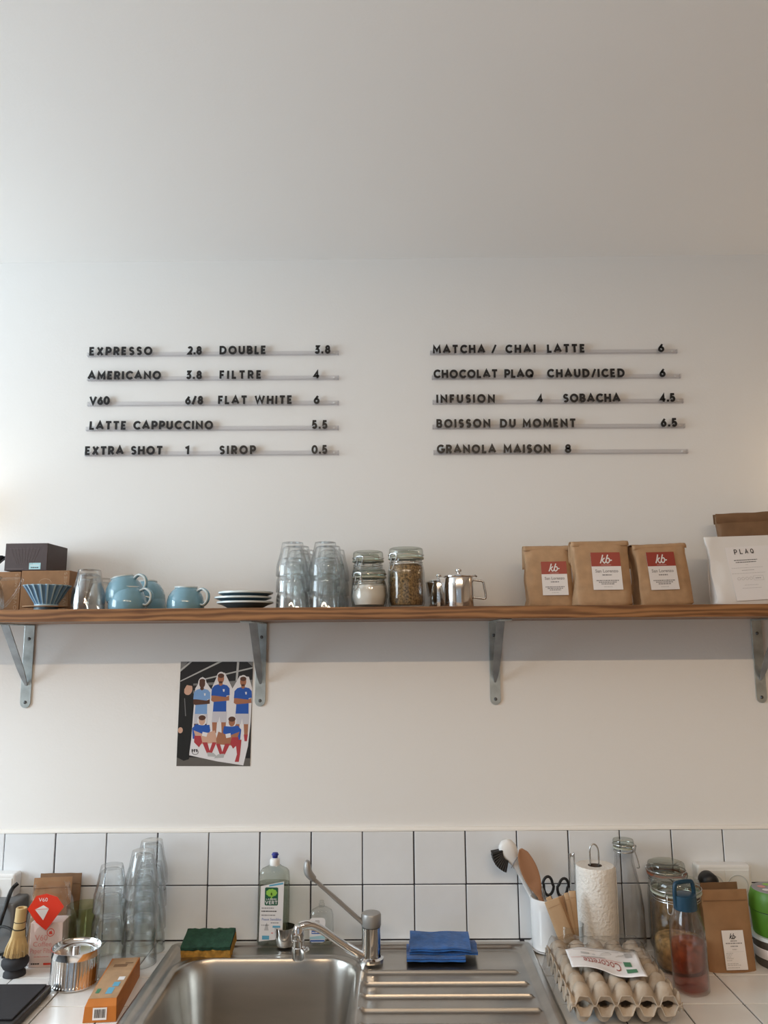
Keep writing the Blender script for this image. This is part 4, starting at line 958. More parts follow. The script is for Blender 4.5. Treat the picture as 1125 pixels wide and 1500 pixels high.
# --- hand soap bottle
Ys = -.050; p = PY(471, 1387, Ys); W2 = (PY(489, 1350, Ys).x - PY(454, 1350, Ys).x) / 2; h = PY(470, 1330, Ys).z - ZK
t = thing('hand_soap_bottle', 'small clear hand soap bottle with white and blue label behind the tap', 'bottle', (p.x, Ys, ZK + .0032))
secs = [oval(W2 * k, .015 * k2, z) for k, k2, z in ((.92, .9, 0), (1, 1, .004), (1.0, 1, h * .5), (.97, 1, h * .78), (.84, .9, h * .90), (.50, .7, h * .965), (.28, .55, h))]
loft(MB(), secs).build('body', 'soap_plastic', t, smooth=50)
loft(MB(), [oval(W2 * k - .0012, .015 * k2 - .0012, z) for k, k2, z in ((.92, .9, .001), (1, 1, .005), (1, 1, h * .28))]).build('liquid', 'detergent', t, smooth=50)
MB().lathe([(0, h), (.0065, h), (.0065, h + .006), (.0045, h + .008), (.0045, h + .013), (0, h + .013)], 20).build('pump', 'soap_plastic', t, smooth=40)
lb = MB().prism(rrect(-W2 * .95, W2 * .35, .008, h * .76, .007), -.0162, -.0155).build('label', 'paper_white', t)
g = MB(); y = -.0164; xa, xb = -W2 * .93, W2 * .33
g.rect(xa + .001, xb - .001, .010, h * .17, y, 'ink_blue'); g.flat([(xa, h * .20), (xb, h * .20), (xb, h * .30), (xa, h * .25)], y, 'label_blue'); g.rect(xa + .004, xb - .004, h * .33, h * .42, y, 'ink_blue'); greek(g, xa + .005, xb - .005, h * .36, .0018, y - .0001, 'paper_white', 2); greek(g, xa + .004, xb - .004, h * .47, .003, y, 'ink_blue', 5)
g.flat(rrect(-W2 * .50, -W2 * .12, h * .60, h * .70, .002), y, 'ink_soft'); g.build('print', 'ink', lb, fix=False)

# --- sponge on the ledge
Yp = -.092; p = PY(305, 1396, Yp); w2 = (PY(340, 1390, Yp).x - PY(268, 1390, Yp).x) / 2
t = thing('kitchen_sponge', 'green and yellow scouring sponge lying on the sink ledge', 'sponge', (p.x, -.082, ZC + .0095), (.30, -.02, -.02))
def slab(mb, w, d, z0, z1, seed, amp=.0012, nx=20, ny=10):
    def top(u, v): x, y = (u - .5) * 2 * w, (v - .5) * 2 * d; n_ = noise.noise((x * 60, y * 60, seed)); return (x + amp * noise.noise((y * 90, seed, 1)) * (u in (0, 1)), y + amp * noise.noise((x * 90, seed, 2)) * 1.2 * (v in (0, 1)), z1 + amp * n_)
    def bot(u, v): x, y, z = top(1 - u, v); return (x, y, z0)
    a = MB().grid(top, nx, ny); mb.add(a.v, a.f); b = MB().grid(bot, nx, ny); mb.add(b.v, b.f)
    ed = [(i / nx, 0) for i in range(nx)] + [(1, j / ny) for j in range(ny)] + [(1 - i / nx, 1) for i in range(nx)] + [(0, 1 - j / ny) for j in range(ny)]
    R1 = [top(*e) for e in ed]; R0 = [(q[0], q[1], z0) for q in R1]; n_ = len(ed); return mb.add(R0 + R1, [(i, (i + 1) % n_, n_ + (i + 1) % n_, n_ + i) for i in range(n_)])
slab(MB(), w2, .030, .0, .021, 3, .0024).build('sponge_body', 'sponge_yellow', t, smooth=50)
slab(MB(), w2 * 1.0, .031, .0220, .029, 8, .0026).build('scouring_pad', 'sponge_green', t, smooth=50)

# --- folded blue cloth on the drainer
p = PZ(650, 1412, ZC + .004)
t = thing('cleaning_cloth', 'folded bright blue cleaning cloth at the back of the drainer', 'cloth', (p.x, -.098, ZC + .0052), (0, 0, -.02))
hw = (PY(702, 1410, -.115).x - PY(597, 1410, -.115).x) / 2
def fold(x0, x1, y0, y1, z0, z1, seed, dip=.0):
    def sec(u):
        x = x0 + (x1 - x0) * u; pts = []
        pr = [(y1, z0), (y0 + .004, z0), (y0, (z0 + z1) / 2), (y0 + .005, z1), (y1, z1 + dip)]
        k = []
        for q in spline([(a_, b_, 0) for a_, b_ in pr], 5): k.append((x + .0018 * noise.noise((q.y * 60, q.x * 40, seed)), q.x + .0042 * noise.noise((x * 30, seed, q.y * 50)), max(.0003, q.y + .0034 * noise.noise((x * 26, q.x * 40, seed)))))
        return k
    return sec
def cloth_layer(x0, x1, y0, y1, z0, z1, seed, dip=0):
    f = fold(x0, x1, y0, y1, z0, z1, seed, dip); rows_ = [f(i / 30) for i in range(31)]; n_ = len(rows_[0]); m = MB()
    m.add([q for r_ in rows_ for q in r_], [(i * n_ + j, i * n_ + j + 1, (i + 1) * n_ + j + 1, (i + 1) * n_ + j) for i in range(30) for j in range(n_ - 1)])
    m.add(rows_[0] , [tuple(range(n_))]); m.add(rows_[-1], [tuple(range(n_))]); return m
for k, a_ in enumerate(((-hw, hw * .62, -.045, .035, .0004, .008, 1), (-hw * .92, hw * .98, -.030, .036, .0085, .015, 2), (-hw * .9, hw * .78, -.036, .035, .0155, .024, 3, .010))):
    o = cloth_layer(*a_).build('fold', 'cloth_blue', t, smooth=70)

# --- utensil pot with brush, spoon, scissors
Yp = -.055; cx = (PY(777, 1350, Yp).x + PY(829, 1350, Yp).x) / 2; r = (PY(829, 1350, Yp).x - PY(777, 1350, Yp).x) / 2; h = PY(803, 1316, Yp - .02).z - ZC
Yp = -.062; pot_c = Vector((cx, Yp, ZC))
t = thing('utensil_pot', 'white ceramic utensil pot on a white saucer right of the drainer', 'pot', (cx, Yp, ZC + E1))
MB().lathe([(0, .005), (r * .96, .005), (r * .97, .008), (r, h - .003), (r * .985, h), (r * .92, h), (r * .90, h - .004), (r * .89, .010), (0, .009)], 44).build('pot', 'white_ceramic', t, smooth=45)
MB().lathe([(0, 0), (r * .9, 0), (r * 1.22, .005), (r * 1.25, .008), (r * 1.20, .007), (r * .9, .0035), (0, .003)], 44).build('saucer', 'white_ceramic', t, smooth=45)
def W(px, py, Y): return PY(px, py, Y)
def base_in_pot(dx, dy): return Vector((cx + dx, Yp + dy, ZC + .014))
def frame(base, tip, name, label, cat):
    """thing whose local Z runs base->tip, local -Y towards the viewer"""
    zax = (tip - base).normalized(); xax = Vector((1, 0, 0)); xax = (xax - zax * xax.dot(zax)).normalized(); yax = zax.cross(xax)
    t = thing(name, label, cat); t.matrix_world = Matrix.Translation(base) @ Matrix((xax, yax, zax)).transposed().to_4x4(); t.location = base; t.rotation_euler = Matrix((xax, yax, zax)).transposed().to_euler(); return t, (tip - base).length
# brush
t, L_ = frame(base_in_pot(.012, .010), W(741, 1238, -.045), 'dish_brush', 'white dish brush with black bristles sticking out of the utensil pot', 'brush')
secs = [oval(a_, b_, z, 20, .8) for a_, b_, z in ((.005, .004, 0), (.0055, .004, L_ * .5), (.0065, .0045, L_ * .74), (.010, .006, L_ * .82), (.019, .010, L_ * .90), (.021, .011, L_ * .96), (.017, .010, L_ * 1.02), (.008, .006, L_ * 1.05))]
loft(MB(), secs).build('handle', 'white_plastic', t, smooth=60)
MB().tube([(-.012, -.0045, L_ * .79), (.0, -.0105, L_ * .835), (.015, -.0065, L_ * .865)], .0012, 6).build('seam', 'ink_grey', t)
br = MB()
for k in range(9):
    for j in range(3): 
        yy = (j - 1) * .007; zz = L_ * (.875 + .012 * k); fa = math.radians(-34 + 8.5 * k)
        d_ = Vector((-math.cos(fa), 0, math.sin(fa) - .35)).normalized(); p_ = Vector((-.013 - .004 * math.sin(PI * k / 8), yy, zz))
        br.tube([p_, p_ + d_ * .012 + Vector((0, yy * .2, 0)), p_ + d_ * .025 + Vector((0, yy * .5, 0))], [.0034, .0038, .0040], 6)
br.build('bristles', 'black', t, smooth=60)['kind'] = 'stuff'
# wooden spoon
t, L_ = frame(base_in_pot(.018, -.014), W(763, 1244, -.085), 'wooden_spoon', 'brown wooden spoon leaning left in the utensil pot', 'spoon')
sp = MB(); S_ = 22
def spw(q): return .0052 if q < .52 else .0052 + .0138 * math.sin(PI * min(1, (q - .52) / .50) ** 1.0) ** .75 if q < .999 else .004
for side, yo_ in ((1, 0),):
    secs = [oval(max(.001, spw(k / S_)), .0045 if k / S_ < .6 else .0052, L_ * k / S_, 18, .9) for k in range(S_ + 1)]
    secs = [[(x, y + (.0045 * max(0, 1 - (x / max(spw(k / S_), .001)) ** 2) if (k / S_ > .6 and y < 0) else 0), z) for x, y, z in s_] for k, s_ in enumerate(secs)]
loft(sp, secs).build('spoon', 'wood_spoon', t, smooth=50)
# scissors
t, L_ = frame(base_in_pot(.008, .016), W(815, 1284, -.05), 'scissors', 'scissors with black handles standing in the utensil pot', 'scissors')
for sx_, rx in ((-1, .0), (1, .0)):
    lp = arc(sx_ * .0155, L_ - .022, .0112, .020, 0, 360, 20)[:-1]
    MB().tube([(a_ + (.003 * sx_ if b_ > L_ - .02 else 0), 0, b_) for a_, b_ in lp], .0032, 8, closed=True).build('handle', 'black', t, smooth=60)
    MB().prism([(sx_ * .006, L_ - .045), (sx_ * .011, L_ - .038), (sx_ * .003, L_ * .4), (-sx_ * .001, .004), (-sx_ * .002, .004), (-sx_ * .003, L_ * .45)], -.001 + sx_ * .0011, .001 + sx_ * .0011).build('blade', 'steel_polished', t)
# steel whisk end
t, L_ = frame(base_in_pot(-.004, .004), W(790, 1296, -.06), 'small_whisk', 'small steel whisk between the spoon and scissors in the pot', 'whisk')
MB().tube([(0, 0, 0), (0, 0, L_ * .75)], .003, 8).build('handle', 'wire', t, smooth=60)
for k in range(5):
    an = k * PI / 5; MB().tube([(math.cos(an) * .010 * math.sin(PI * q / 16 * 1.0) * (1 if True else 0) * math.copysign(1, 8 - q) if False else math.cos(an) * .010 * math.cos(PI * (q / 16)), math.sin(an) * .010 * math.cos(PI * (q / 16)), L_ * .75 + (L_ * .25) * math.sin(PI * q / 16)) for q in range(17)], .0009, 5).build('loop', 'wire', t, smooth=60)
# --- cutlery in paper sleeves, in a clear tumbler
cg = Vector((PY(840, 1385, -.155).x - .004, -.155, ZC)); o = bpy.data.objects.new('glass_tumbler', TALL); COL.objects.link(o); o.rotation_euler = (PI, 0, 0); o.scale = (.74, .74, .9); o.location = (cg.x, cg.y, ZC + E1 + .0846)
tag(o, 'clear tumbler holding paper-wrapped cutlery between pot and paper towel', 'glass')
SL = [((808, 1318), (834, 1385), .0165, 'kraft paper cutlery sleeve, front and widest in the tumbler', 'wood_pale', -.172, 5), ((803, 1314), (842, 1385), .006, 'kraft paper cutlery sleeve peeking out left behind the widest one', 'wood_pale', -.150, 3),
      ((817, 1315), (846, 1385), .009, 'darker wrapped cutlery sleeve behind the widest one', 'wood_pale_dark', -.160, 6), ((829, 1308), (852, 1385), .005, 'pale thin wooden stirrer right of the dark sleeve', 'wood_pale', -.157, 2),
      ((823, 1312), (850, 1385), .008, 'brown cutlery sleeve left of the thin stirrer', 'wood_pale_dark', -.146, 7), ((838, 1305), (855, 1385), .0075, 'wrapped cutlery sleeve nearest the paper towel', 'wood_pale', -.142, 4)]
for (ux, uy), (dx, dy), wv, lab, mt, Y, sd in SL:
    tip = PY(ux, uy, Y); bs = PY(dx, dy, Y); k = (ZC + .016 - tip.z) / (bs.z - tip.z); bs = tip + (bs - tip) * k
    lim = .014; q = Vector((bs.x - cg.x, bs.y - cg.y)); 
    if q.length > lim: q = q.normalized() * lim; bs = Vector((cg.x + q.x, cg.y + q.y, bs.z))
    t, L_ = frame(bs, tip, 'cutlery_sleeve', lab, 'cutlery sleeve'); t['group'] = 'wrapped cutlery in the tumbler'
    secs = [oval(wv * (.75 + .25 * min(1, q_ * 3)), .0022 + .0012 * math.sin(PI * q_), L_ * q_, 14, .45) for q_ in (0, .15, .35, .6, .8, .92)] + [oval(wv * .99, .0012, L_, 14, .4)]
    loft(MB(), secs).build('sleeve', mt, t, smooth=40)
    MB().rect(-wv * .8, wv * .8, L_ * .9, L_ * .905, -.0036, None).build('crimp', 'wood_pale_dark', t)

# --- paper towel on a wire stand
Yt = -.105; c0 = PZ(872, 1400, ZC); r = (PY(903, 1330, Yt).x - PY(846, 1330, Yt).x) / 2; cx = (PY(903, 1330, Yt).x + PY(846, 1330, Yt).x) / 2; h = PY(874, 1270, Yt).z - ZC
t = thing('paper_towel_roll', 'white embossed paper towel roll on the worktop beside the egg trays', 'paper towel', (cx, Yt, ZC + .0045))
def em(R_, z, a, k): return R_ * (1 + .006 * noise.noise((math.cos(a) * 3, math.sin(a) * 3, z * 40))) if R_ > r * .6 else R_
MB().lathe([(r * .36, .0)] + [(r, .002)] + [(r * 1.0, h * q / 14) for q in range(1, 14)] + [(r * .99, h - .003), (r * .95, h), (r * .36, h - .001)], 56, mod=em).build('roll', 'towel_paper', t, smooth=40)
MB().lathe([(r * .36, .0), (r * .36, h - .0008), (r * .32, h - .0008), (r * .32, 0)], 32).build('core', 'card_core', t, smooth=40)
MB().tube([(r * 1.0, 0, .001), (r * 1.03, -.004, h * .3), (r * 1.035, -.006, h * .7), (r * 1.0, -.007, h - .004)], [.0012] * 4, 4).build('loose_edge', 'towel_paper', t)
t = thing('towel_stand', 'steel wire stand with loop through the paper towel roll', 'paper towel holder', (cx, Yt, ZC + E1))
lp = h + .0045; tl = PY(868, 1237, Yt).z - ZC
MB().tube(spline([(-.010, 0, .003), (-.010, 0, lp), (-.0098, 0, tl - .012), (-.005, 0, tl - .001), (.003, 0, tl - .001), (.0085, 0, tl - .012), (.009, 0, lp), (.009, 0, .003)], 5), .0018, 8).build('centre_loop', 'wire', t, smooth=60)
MB().tube([(r * 1.25 * math.cos(a_ * PI / 20), r * 1.25 * math.sin(a_ * PI / 20), .0022) for a_ in range(40)], .002, 8, closed=True).build('base_ring', 'wire', t, smooth=60)
MB().tube([(-r * 1.25, 0, .0022), (r * 1.25, 0, .0022)], .0018, 8).build('base_bar', 'wire', t, smooth=60)
ta_ = PY(840, 1254, Yt + .02).z - ZC; xa = PY(837.5, 1290, Yt + .02).x - cx
MB().tube(spline([(xa - .002, .02, .003), (xa - .0025, .02, ta_ - .010), (xa + .0005, .02, ta_ - .001), (xa + .0045, .02, ta_ - .001), (xa + .0075, .02, ta_ - .010), (xa + .007, .02, .003)], 5), .0018, 8).build('side_arm', 'wire', t, smooth=60)

# --- tall clip-top bottle
Yb = -.045; cx = PY(916, 1300, Yb).x; h = PY(911, 1227, Yb).z - ZC; r = .0395; rn = .0205
t = thing('clip_bottle', 'tall empty clip-top glass bottle behind the paper towel roll', 'bottle', (cx, Yb - .002, ZC + E1), (0, 0, .9))
hn = h - .022
MB().lathe([(0, .001), (r * .85, 0), (r * .98, .006), (r, .014), (r * .97, h * .35), (r * .86, h * .52), (rn * 1.05, h * .78), (rn * .95, hn - .004), (rn * 1.06, hn), (rn * .86, hn), (rn * .85, h * .78), (r * .84, h * .50), (r * .95, h * .34), (r * .96, .014), (r * .8, .005), (0, .005)], 44).build('body', 'bottle_clear', t, smooth=50)
MB().lathe([(rn * .86, hn + .0004), (rn * 1.14, hn + .0004), (rn * 1.14, hn + .0034), (rn * .86, hn + .0034)], 32).build('seal', 'gasket', t, smooth=40)
MB().lathe([(0, h - .003), (rn * .85, h - .002), (rn * 1.08, h - .003), (rn * 1.13, h - .007), (rn * 1.12, hn + .0038), (0, hn + .0038)], 36).build('lid', 'glass_lid', t, smooth=45)
wv = MB()
for z, k in ((hn - .006, 1.08), (hn + .009, 1.17)): wv.tube([(rn * k * math.cos(a_ * PI / 14), rn * k * math.sin(a_ * PI / 14), z) for a_ in range(28)], .0011, 6, closed=True)
wv.tube(spline([(-.006, -rn * 1.15, hn - .006), (-.007, -rn * 1.3, hn + .008), (.007, -rn * 1.3, hn + .008), (.006, -rn * 1.15, hn - .006)], 4), .0013, 6); wv.tube(spline([(0, -rn * 1.2, hn), (0, -rn * 1.5, hn - .016), (0, -rn * 1.7, hn - .036), (0, -rn * 1.4, hn - .038)], 5), .0011, 6)
wv.build('wire_clip', 'wire', t, smooth=60)

# --- large jars on the right
Yj = -.056; cx = PY(980, 1340, Yj).x; jar('tall clip-top jar with reddish seal, behind the granola jar', (cx, Yj, ZC + E1), 0.7, .044, PY(970, 1262, Yj).z - ZC, 'granola', .62, 'gasket_red')
Yj = -.168; cx = PY(995, 1380, Yj).x; r = .0535; jar('wide clip-top jar of granola behind the pink drink bottle', (cx, Yj, ZC + E1), -.55, r, PY(990, 1287, Yj).z - ZC, 'granola', .40, lobes=1)

# --- pink drink bottle
Yb = -.268; cx = PY(1010, 1400, Yb).x; r = (PY(1035, 1400, Yb).x - PY(984, 1400, Yb).x) / 2; h = PY(1007, 1328, Yb).z - ZC; ht = PY(1007, 1291, Yb).z - ZC
t = thing('drink_bottle', 'clear bottle of pink drink with dark teal loop cap', 'bottle', (cx, Yb, ZC + E1), (0, -.015, .3))
def sq(R_, z, a, k): return R_ * (1 + .045 * math.cos(4 * a + PI))
MB().lathe([(0, .002), (r * .88, 0), (r * .96, .004), (r * .97, h * .6), (r * .93, h * .78), (r * .80, h * .90), (r * .60, h * .985), (r * .60, h), (r * .55, h), (r * .55, h * .98), (r * .88, h * .77), (r * .93, h * .6), (r * .92, .008), (0, .007)], 44, mod=sq).build('body', 'bottle_clear', t, smooth=50)
MB().lathe([(0, .0075), (r * .85, .0078), (r * .905, .012), (r * .915, h * .59), (0, h * .592)], 44, mod=sq).build('drink', 'liquid_pink', t, smooth=50)
cz = PY(1007, 1310, Yb).z - ZC
MB().lathe([(0, h - .004), (r * .64, h - .004), (r * .655, h), (r * .655, cz), (r * .5, cz + .002), (0, cz + .002)], 36).build('cap', 'teal_plastic', t, smooth=40)
MB().tube(spline([(-r * .60, 0, h + .002), (-r * .66, 0, cz), (-r * .60, 0, ht - .006), (-r * .40, 0, ht - .001), (r * .40, 0, ht - .001), (r * .60, 0, ht - .006), (r * .66, 0, cz), (r * .60, 0, h + .002)], 5), .0042, 8).build('loop', 'teal_plastic', t, smooth=60)

# --- kraft pouches on the right
def pouch(label, bl, br_, ptop, Y, lean, rot, seed, mt='kraft_pouch', label_on=False, group='kraft pouches', skew=0):
    a = PZ(*bl, ZC); b = PZ(*br_, ZC); w = (b - a).length; c_ = (a + b) / 2; h = (PY(*ptop, c_.y + .02).z - ZC) / math.cos(lean)
    t = thing('kraft_pouch', label, 'pouch', (c_.x, c_.y, ZC + .0006), (-lean, skew, math.atan2(b.y - a.y, b.x - a.x) + rot), group)
    def sh(sgn):
        def f(u, v):
            x = (u - .5) * w; bl_ = .010 * math.sin(PI * u) ** .6 * (1 - v) ** .7 + .0007; y = sgn * bl_ + .0012 * noise.noise((x * 30, v * 7, seed)) * (1 - abs(2 * u - 1) ** 4) + .012
            return (x * (1 - .0 * v), y, v * h + .0005 * noise.noise((u * 5, v, seed)))
        return f
    f0, f1 = sh(-1), sh(1); mb = MB(); nu, nv = 18, 24
    mb.grid(f0, nu, nv); mb.grid(lambda u, v: f1(1 - u, v), nu, nv)
    for ed in (lambda q: (0, q), lambda q: (1, q)):
        vs = []; 
        for k in range(nv + 1): vs += [f0(*ed(k / nv)), f1(*ed(k / nv))]
        mb.add(vs, [(2 * k, 2 * k + 1, 2 * k + 3, 2 * k + 2) for k in range(nv)])
    for v_ in (0, 1):
        vs = []
        for k in range(nu + 1): vs += [f0(k / nu, v_), f1(k / nu, v_)]
        mb.add(vs, [(2 * k, 2 * k + 1, 2 * k + 3, 2 * k + 2) for k in range(nu)])
    mb.build('pouch', mt, t, smooth=50)
    s_ = MB().box(-w * .48, w * .48, -.0004, .0004, -.0006, .0006).build('seal_line', 'kraft_dark', t); s_.location = (0, .012 - .0035, h * .865)
    return t, w, h
t, w, h = pouch('kraft pouch with white kb label standing right of the pink drink', (1043, 1427), (1112, 1425), (1070, 1304), 0, .10, 0, 4, label_on=True)
lw, lh = w * .46, h * .47
lb = MB().box(-lw / 2, lw / 2, -.0004, 0, 0, lh).build('label', 'paper_white', t); lb.location = (w * .04, -.0016, h * .04); lb.rotation_euler = (-.055, 0, 0)
g = MB(); y = -.0007; script_kb(g, -.001, lh * .775, lh * .15, y, 'ink')
for q, a_, m_ in ((.715, .15, 'ink_grey'), (.655, .38, 'ink_grey'), (.58, .17, 'ink_grey'), (.50, .10, 'ink_soft')): greek(g, -lw * a_, lw * a_, lh * q, lh * .028, y, m_, int(q * 99))
g.rect(-lw * .38, lw * .42, lh * .455, lh * .46, y, 'ink_soft')
for k, q in enumerate((.41, .37, .32, .28, .23, .15, .11, .05)): greek(g, -lw * .42, -lw * (.1 + .06 * (k % 3)) + (lw * .3 if k > 4 else 0), lh * q, lh * .018, y, 'ink_soft', k)
g.build('print', 'ink', lb, fix=False)
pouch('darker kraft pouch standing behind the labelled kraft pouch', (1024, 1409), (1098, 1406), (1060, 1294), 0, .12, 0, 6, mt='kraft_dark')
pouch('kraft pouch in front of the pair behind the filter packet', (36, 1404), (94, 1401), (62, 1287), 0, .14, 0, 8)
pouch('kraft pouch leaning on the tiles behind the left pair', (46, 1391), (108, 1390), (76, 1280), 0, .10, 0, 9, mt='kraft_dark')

# --- green tub on a dark tub at the right edge
Yt = -.145; cx = PY(1143, 1400, Yt).x; r = cx - PY(1107, 1400, Yt).x
z1 = PY(1120, 1368, Yt).z - ZC; t = thing('snack_tub', 'dark tub with white label under the green tub', 'tub', (cx, Yt, ZC + E1), group='tubs at the right edge')
MB().lathe([(0, .001), (r * .90, 0), (r * .93, .004), (r * .99, z1 - .010), (r * 1.02, z1 - .008), (r * 1.02, z1), (0, z1)], 40).build('tub', 'tub_dark', t, smooth=40); MB().lathe([(r * .965, z1 * .30), (r * .975, z1 * .31), (r * .995, z1 * .62), (r * .985, z1 * .63)], 40).build('label', 'paper_white', t, smooth=40)
MB().lathe([(r * 1.0, z1 - .006), (r * 1.035, z1 - .006), (r * 1.035, z1 + .001), (0, z1 + .0015)], 40).build('lid', 'pale_rim', t, smooth=40)
z0 = ZC + E1 + z1 + .0018; h = PY(1120, 1302, Yt).z - z0; t = thing('snack_tub', 'bright green tub with printed lid at the right edge', 'tub', (cx, Yt, z0), group='tubs at the right edge')
MB().lathe([(0, 0), (r * .92, 0), (r * .94, .003), (r * 1.0, h * .52), (r * .99, h * .54), (0, h * .54)], 40).build('tub', 'tub_green', t, smooth=40); MB().lathe([(r * .94, h * .53), (r * .985, h * .53), (r * .985, h * .56), (r * .94, h * .56)], 40).build('band', 'black', t)
MB().lathe([(r * .94, h * .56), (r * 1.03, h * .565), (r * 1.02, h * .80), (r * .93, h * .97), (r * .90, h), (0, h)], 40).build('lid', 'tub_green', t, smooth=40); MB().lathe([(0, h + .0012), (r * .86, h + .0012), (r * .88, h + .0002)], 40).build('lid_print', 'ink_grey', t)
g = MB()
for k in range(7): an = k * .9; g.at((math.cos(an) * r * .5, math.sin(an) * r * .5, h + .0016)); g.lathe([(0, .0002), (r * .16, 0)], 10, ('pink_print', 'paper_white', 'leaf_green')[k % 3])
g.build('lid_pattern', 'pink_print', t)

# --- egg trays, label sheet and film
SP = .0386; NXC, NYC = 5, 6; TW, TD = SP * NXC + .012, SP * NYC + .012
P_BL = PZ(812, 1392, ZC + .03); P_FR = PZ(1001, 1476, ZC + .041); P_FL = PZ(837, 1476, ZC + .041)
ex = (P_FR - P_FL).normalized(); ang = math.atan2(ex.y, ex.x)
TW = (P_FR - P_FL).length; SPX = (TW - .010) / NXC
ctr = (P_FL + P_FR) / 2 + Vector((-math.sin(ang), math.cos(ang), 0)) * (TD / 2)
sc_ = (P_FR - P_FL).length / TW
ZR = .041
def trap(q): q = abs((q % 1) - .5) * 2; return max(0, min(1, (.84 - q) / .36))
def egg(upper):
    s = 1 if upper else -1
    def f(u, v):
        x = (u - .5) * TW; y = (v - .5) * TD
        cxn = (x + SPX * NXC / 2) / SPX; cyn = (y + SP * NYC / 2) / SP
        uu = cxn % 1 - .5; vv = cyn % 1 - .5; rr = min(1, math.hypot(uu, vv) / .47)
        dome = (.027 if upper else .033) * (1 - rr ** 3) ** .62 if rr < 1 else 0
        dome = max(dome, .010 * max(0, 1 - min(abs(uu), abs(vv)) * 5))
        ex_ = TW / 2 - abs(x); ey_ = TD / 2 - abs(y); e = min(ex_, ey_); edge = sstep(.004, .016, e)
        ph_ = cxn if ey_ < ex_ else cyn
        rimz = .0155 * trap(ph_)
        z = dome * edge + rimz * (1 - sstep(.0, .012, e)) + .0012 * noise.noise((x * 70, y * 70, 3 if upper else 9))
        return (x * sc_ if False else x, y, ZR + (.0008 if upper else -.0008) + s * z)
    return f
lab_t = {True: 'upper grey-brown pulp egg tray with domed cups facing up', False: 'lower pulp egg tray carrying the upper one beside the drainer'}
for up in (False, True):
    o = MB().grid(egg(up), 100, 120).build('egg_tray', 'pulp', None, smooth=70); md = o.modifiers.new('thickness', 'SOLIDIFY'); md.thickness = .0016; md.offset = -1 if up else 1
    tag(o, lab_t[up], 'egg tray', 'egg trays'); o.location = (ctr.x, ctr.y, ZC + .0012); o.rotation_euler = (0, 0, ang)
def tray_pt(u, v, z): # u,v across the tray (-.5...5)
    q = Matrix.Rotation(ang, 3, 'Z') @ Vector((u * TW, v * TD, 0)); return Vector((ctr.x + q.x, ctr.y + q.y, ZC + z))
zt = ZR + .029
p0 = PZ(828, 1394, ZC + zt + .006); p1 = PZ(930, 1394, ZC + zt + .006); p2 = PZ(949, 1436, ZC + zt + .004); p3 = PZ(838, 1420, ZC + zt + .004)
t = thing('carton_label', 'white printed label sheet lying on the egg trays', 'label sheet', tuple((p0 + p1 + p2 + p3) / 4)); o0 = t.location.copy()
def shp(u, v, dz=0):
    a = p0.lerp(p1, u); b = p3.lerp(p2, u); q = a.lerp(b, v); 
    return (q.x - o0.x, q.y - o0.y, q.z - o0.z + .006 * noise.noise((u * 2.6, v * 2.2, 5)) + .003 * math.sin(u * 6) + .004 + dz)
o = MB().grid(shp, 26, 14).build('sheet', 'paper_white', t, smooth=60); md = o.modifiers.new('thickness', 'SOLIDIFY'); md.thickness = .0005
g = MB()
def pr_rect(u0, u1, v0, v1, m): g.grid(lambda a, b: shp(u0 + (u1 - u0) * a, v0 + (v1 - v0) * b, .0009), 5, 3, m)
pr_rect(.76, .86, .46, .64, 'green_stamp'); pr_rect(.76, .90, .74, .88, 'green_stamp'); pr_rect(.82, .92, .10, .28, 'ink_soft'); pr_rect(.20, .32, .20, .27, 'ink_soft'); pr_rect(.36, .40, .24, .28, 'ink_soft'); pr_rect(.18, .52, .42, .46, 'ink_soft'); pr_rect(.1, .75, .10, .115, 'ink_soft')
pr_rect(.03, .74, .50, .515, 'pink_print')
v_, f_ = font_text('Cocorette', .02, .9)
vv = [(x, z) for x, z, _ in v_]; x_0, x_1 = min(a[0] for a in vv), max(a[0] for a in vv); z_0, z_1 = min(a[1] for a in vv), max(a[1] for a in vv)
g.add([shp(.70 - .50 * (x - x_0) / (x_1 - x_0), .56 + .26 * (z - z_0) / (z_1 - z_0) + .10 * (.7 - (.70 - .50 * (x - x_0) / (x_1 - x_0))) * -0.6, .0011) for x, z in vv], f_, 'label_red')
g.build('print', 'ink', t, fix=False)
# clear film crumpled over the back and left of the trays
def filmf(u, v):
    z = zt + .007 - .060 * max(0, (.09 - min(u, 1 - u)) / .09) ** 1.2 - .055 * max(0, (v - .86) / .14) ** 1.2
    n_ = noise.noise((u * 9, v * 8, 2)) * .006 + noise.noise((u * 23, v * 20, 6)) * .003
    q = tray_pt((u - .5) * 1.09, -.02 + v * .56, max(.004, z + n_)); return tuple(q - o1)
o1 = tray_pt(0, .25, 0)
o = MB().grid(filmf, 40, 26).build('plastic_wrap', 'plastic_film', None, smooth=40); o.location = tuple(o1); tag(o, 'crumpled clear plastic wrap over the back of the egg trays', 'plastic wrap')


# ================================================================== left worktop
# tall stacks of tumblers
for (px, py), n_, nm, top in (((158, 1409), 3, 'front left stack by the steel canister', 1266), ((203, 1411), 4, 'right front stack beside the sink', 1245), ((216, 1392), 4, 'rear stack against the tiles', 1230)):
    b = PZ(px, py, ZC); zt_ = PY(px, top, b.y).z - ZC; step = (zt_ - .094) / (n_ - 1)
    for k in range(n_):
        lv = ('bottom', 'second', 'third', 'top')[k] if n_ == 4 else ('bottom', 'middle', 'top')[k]
        tumbler(TALL, (b.x + random.uniform(-.001, .001), b.y, ZC + E1 + k * step), f'clear tall tumbler, {lv} of the {nm}', 'upturned tumblers by the sink', random.uniform(0, 6), (random.uniform(-.012, .012), random.uniform(-.02, .02)))
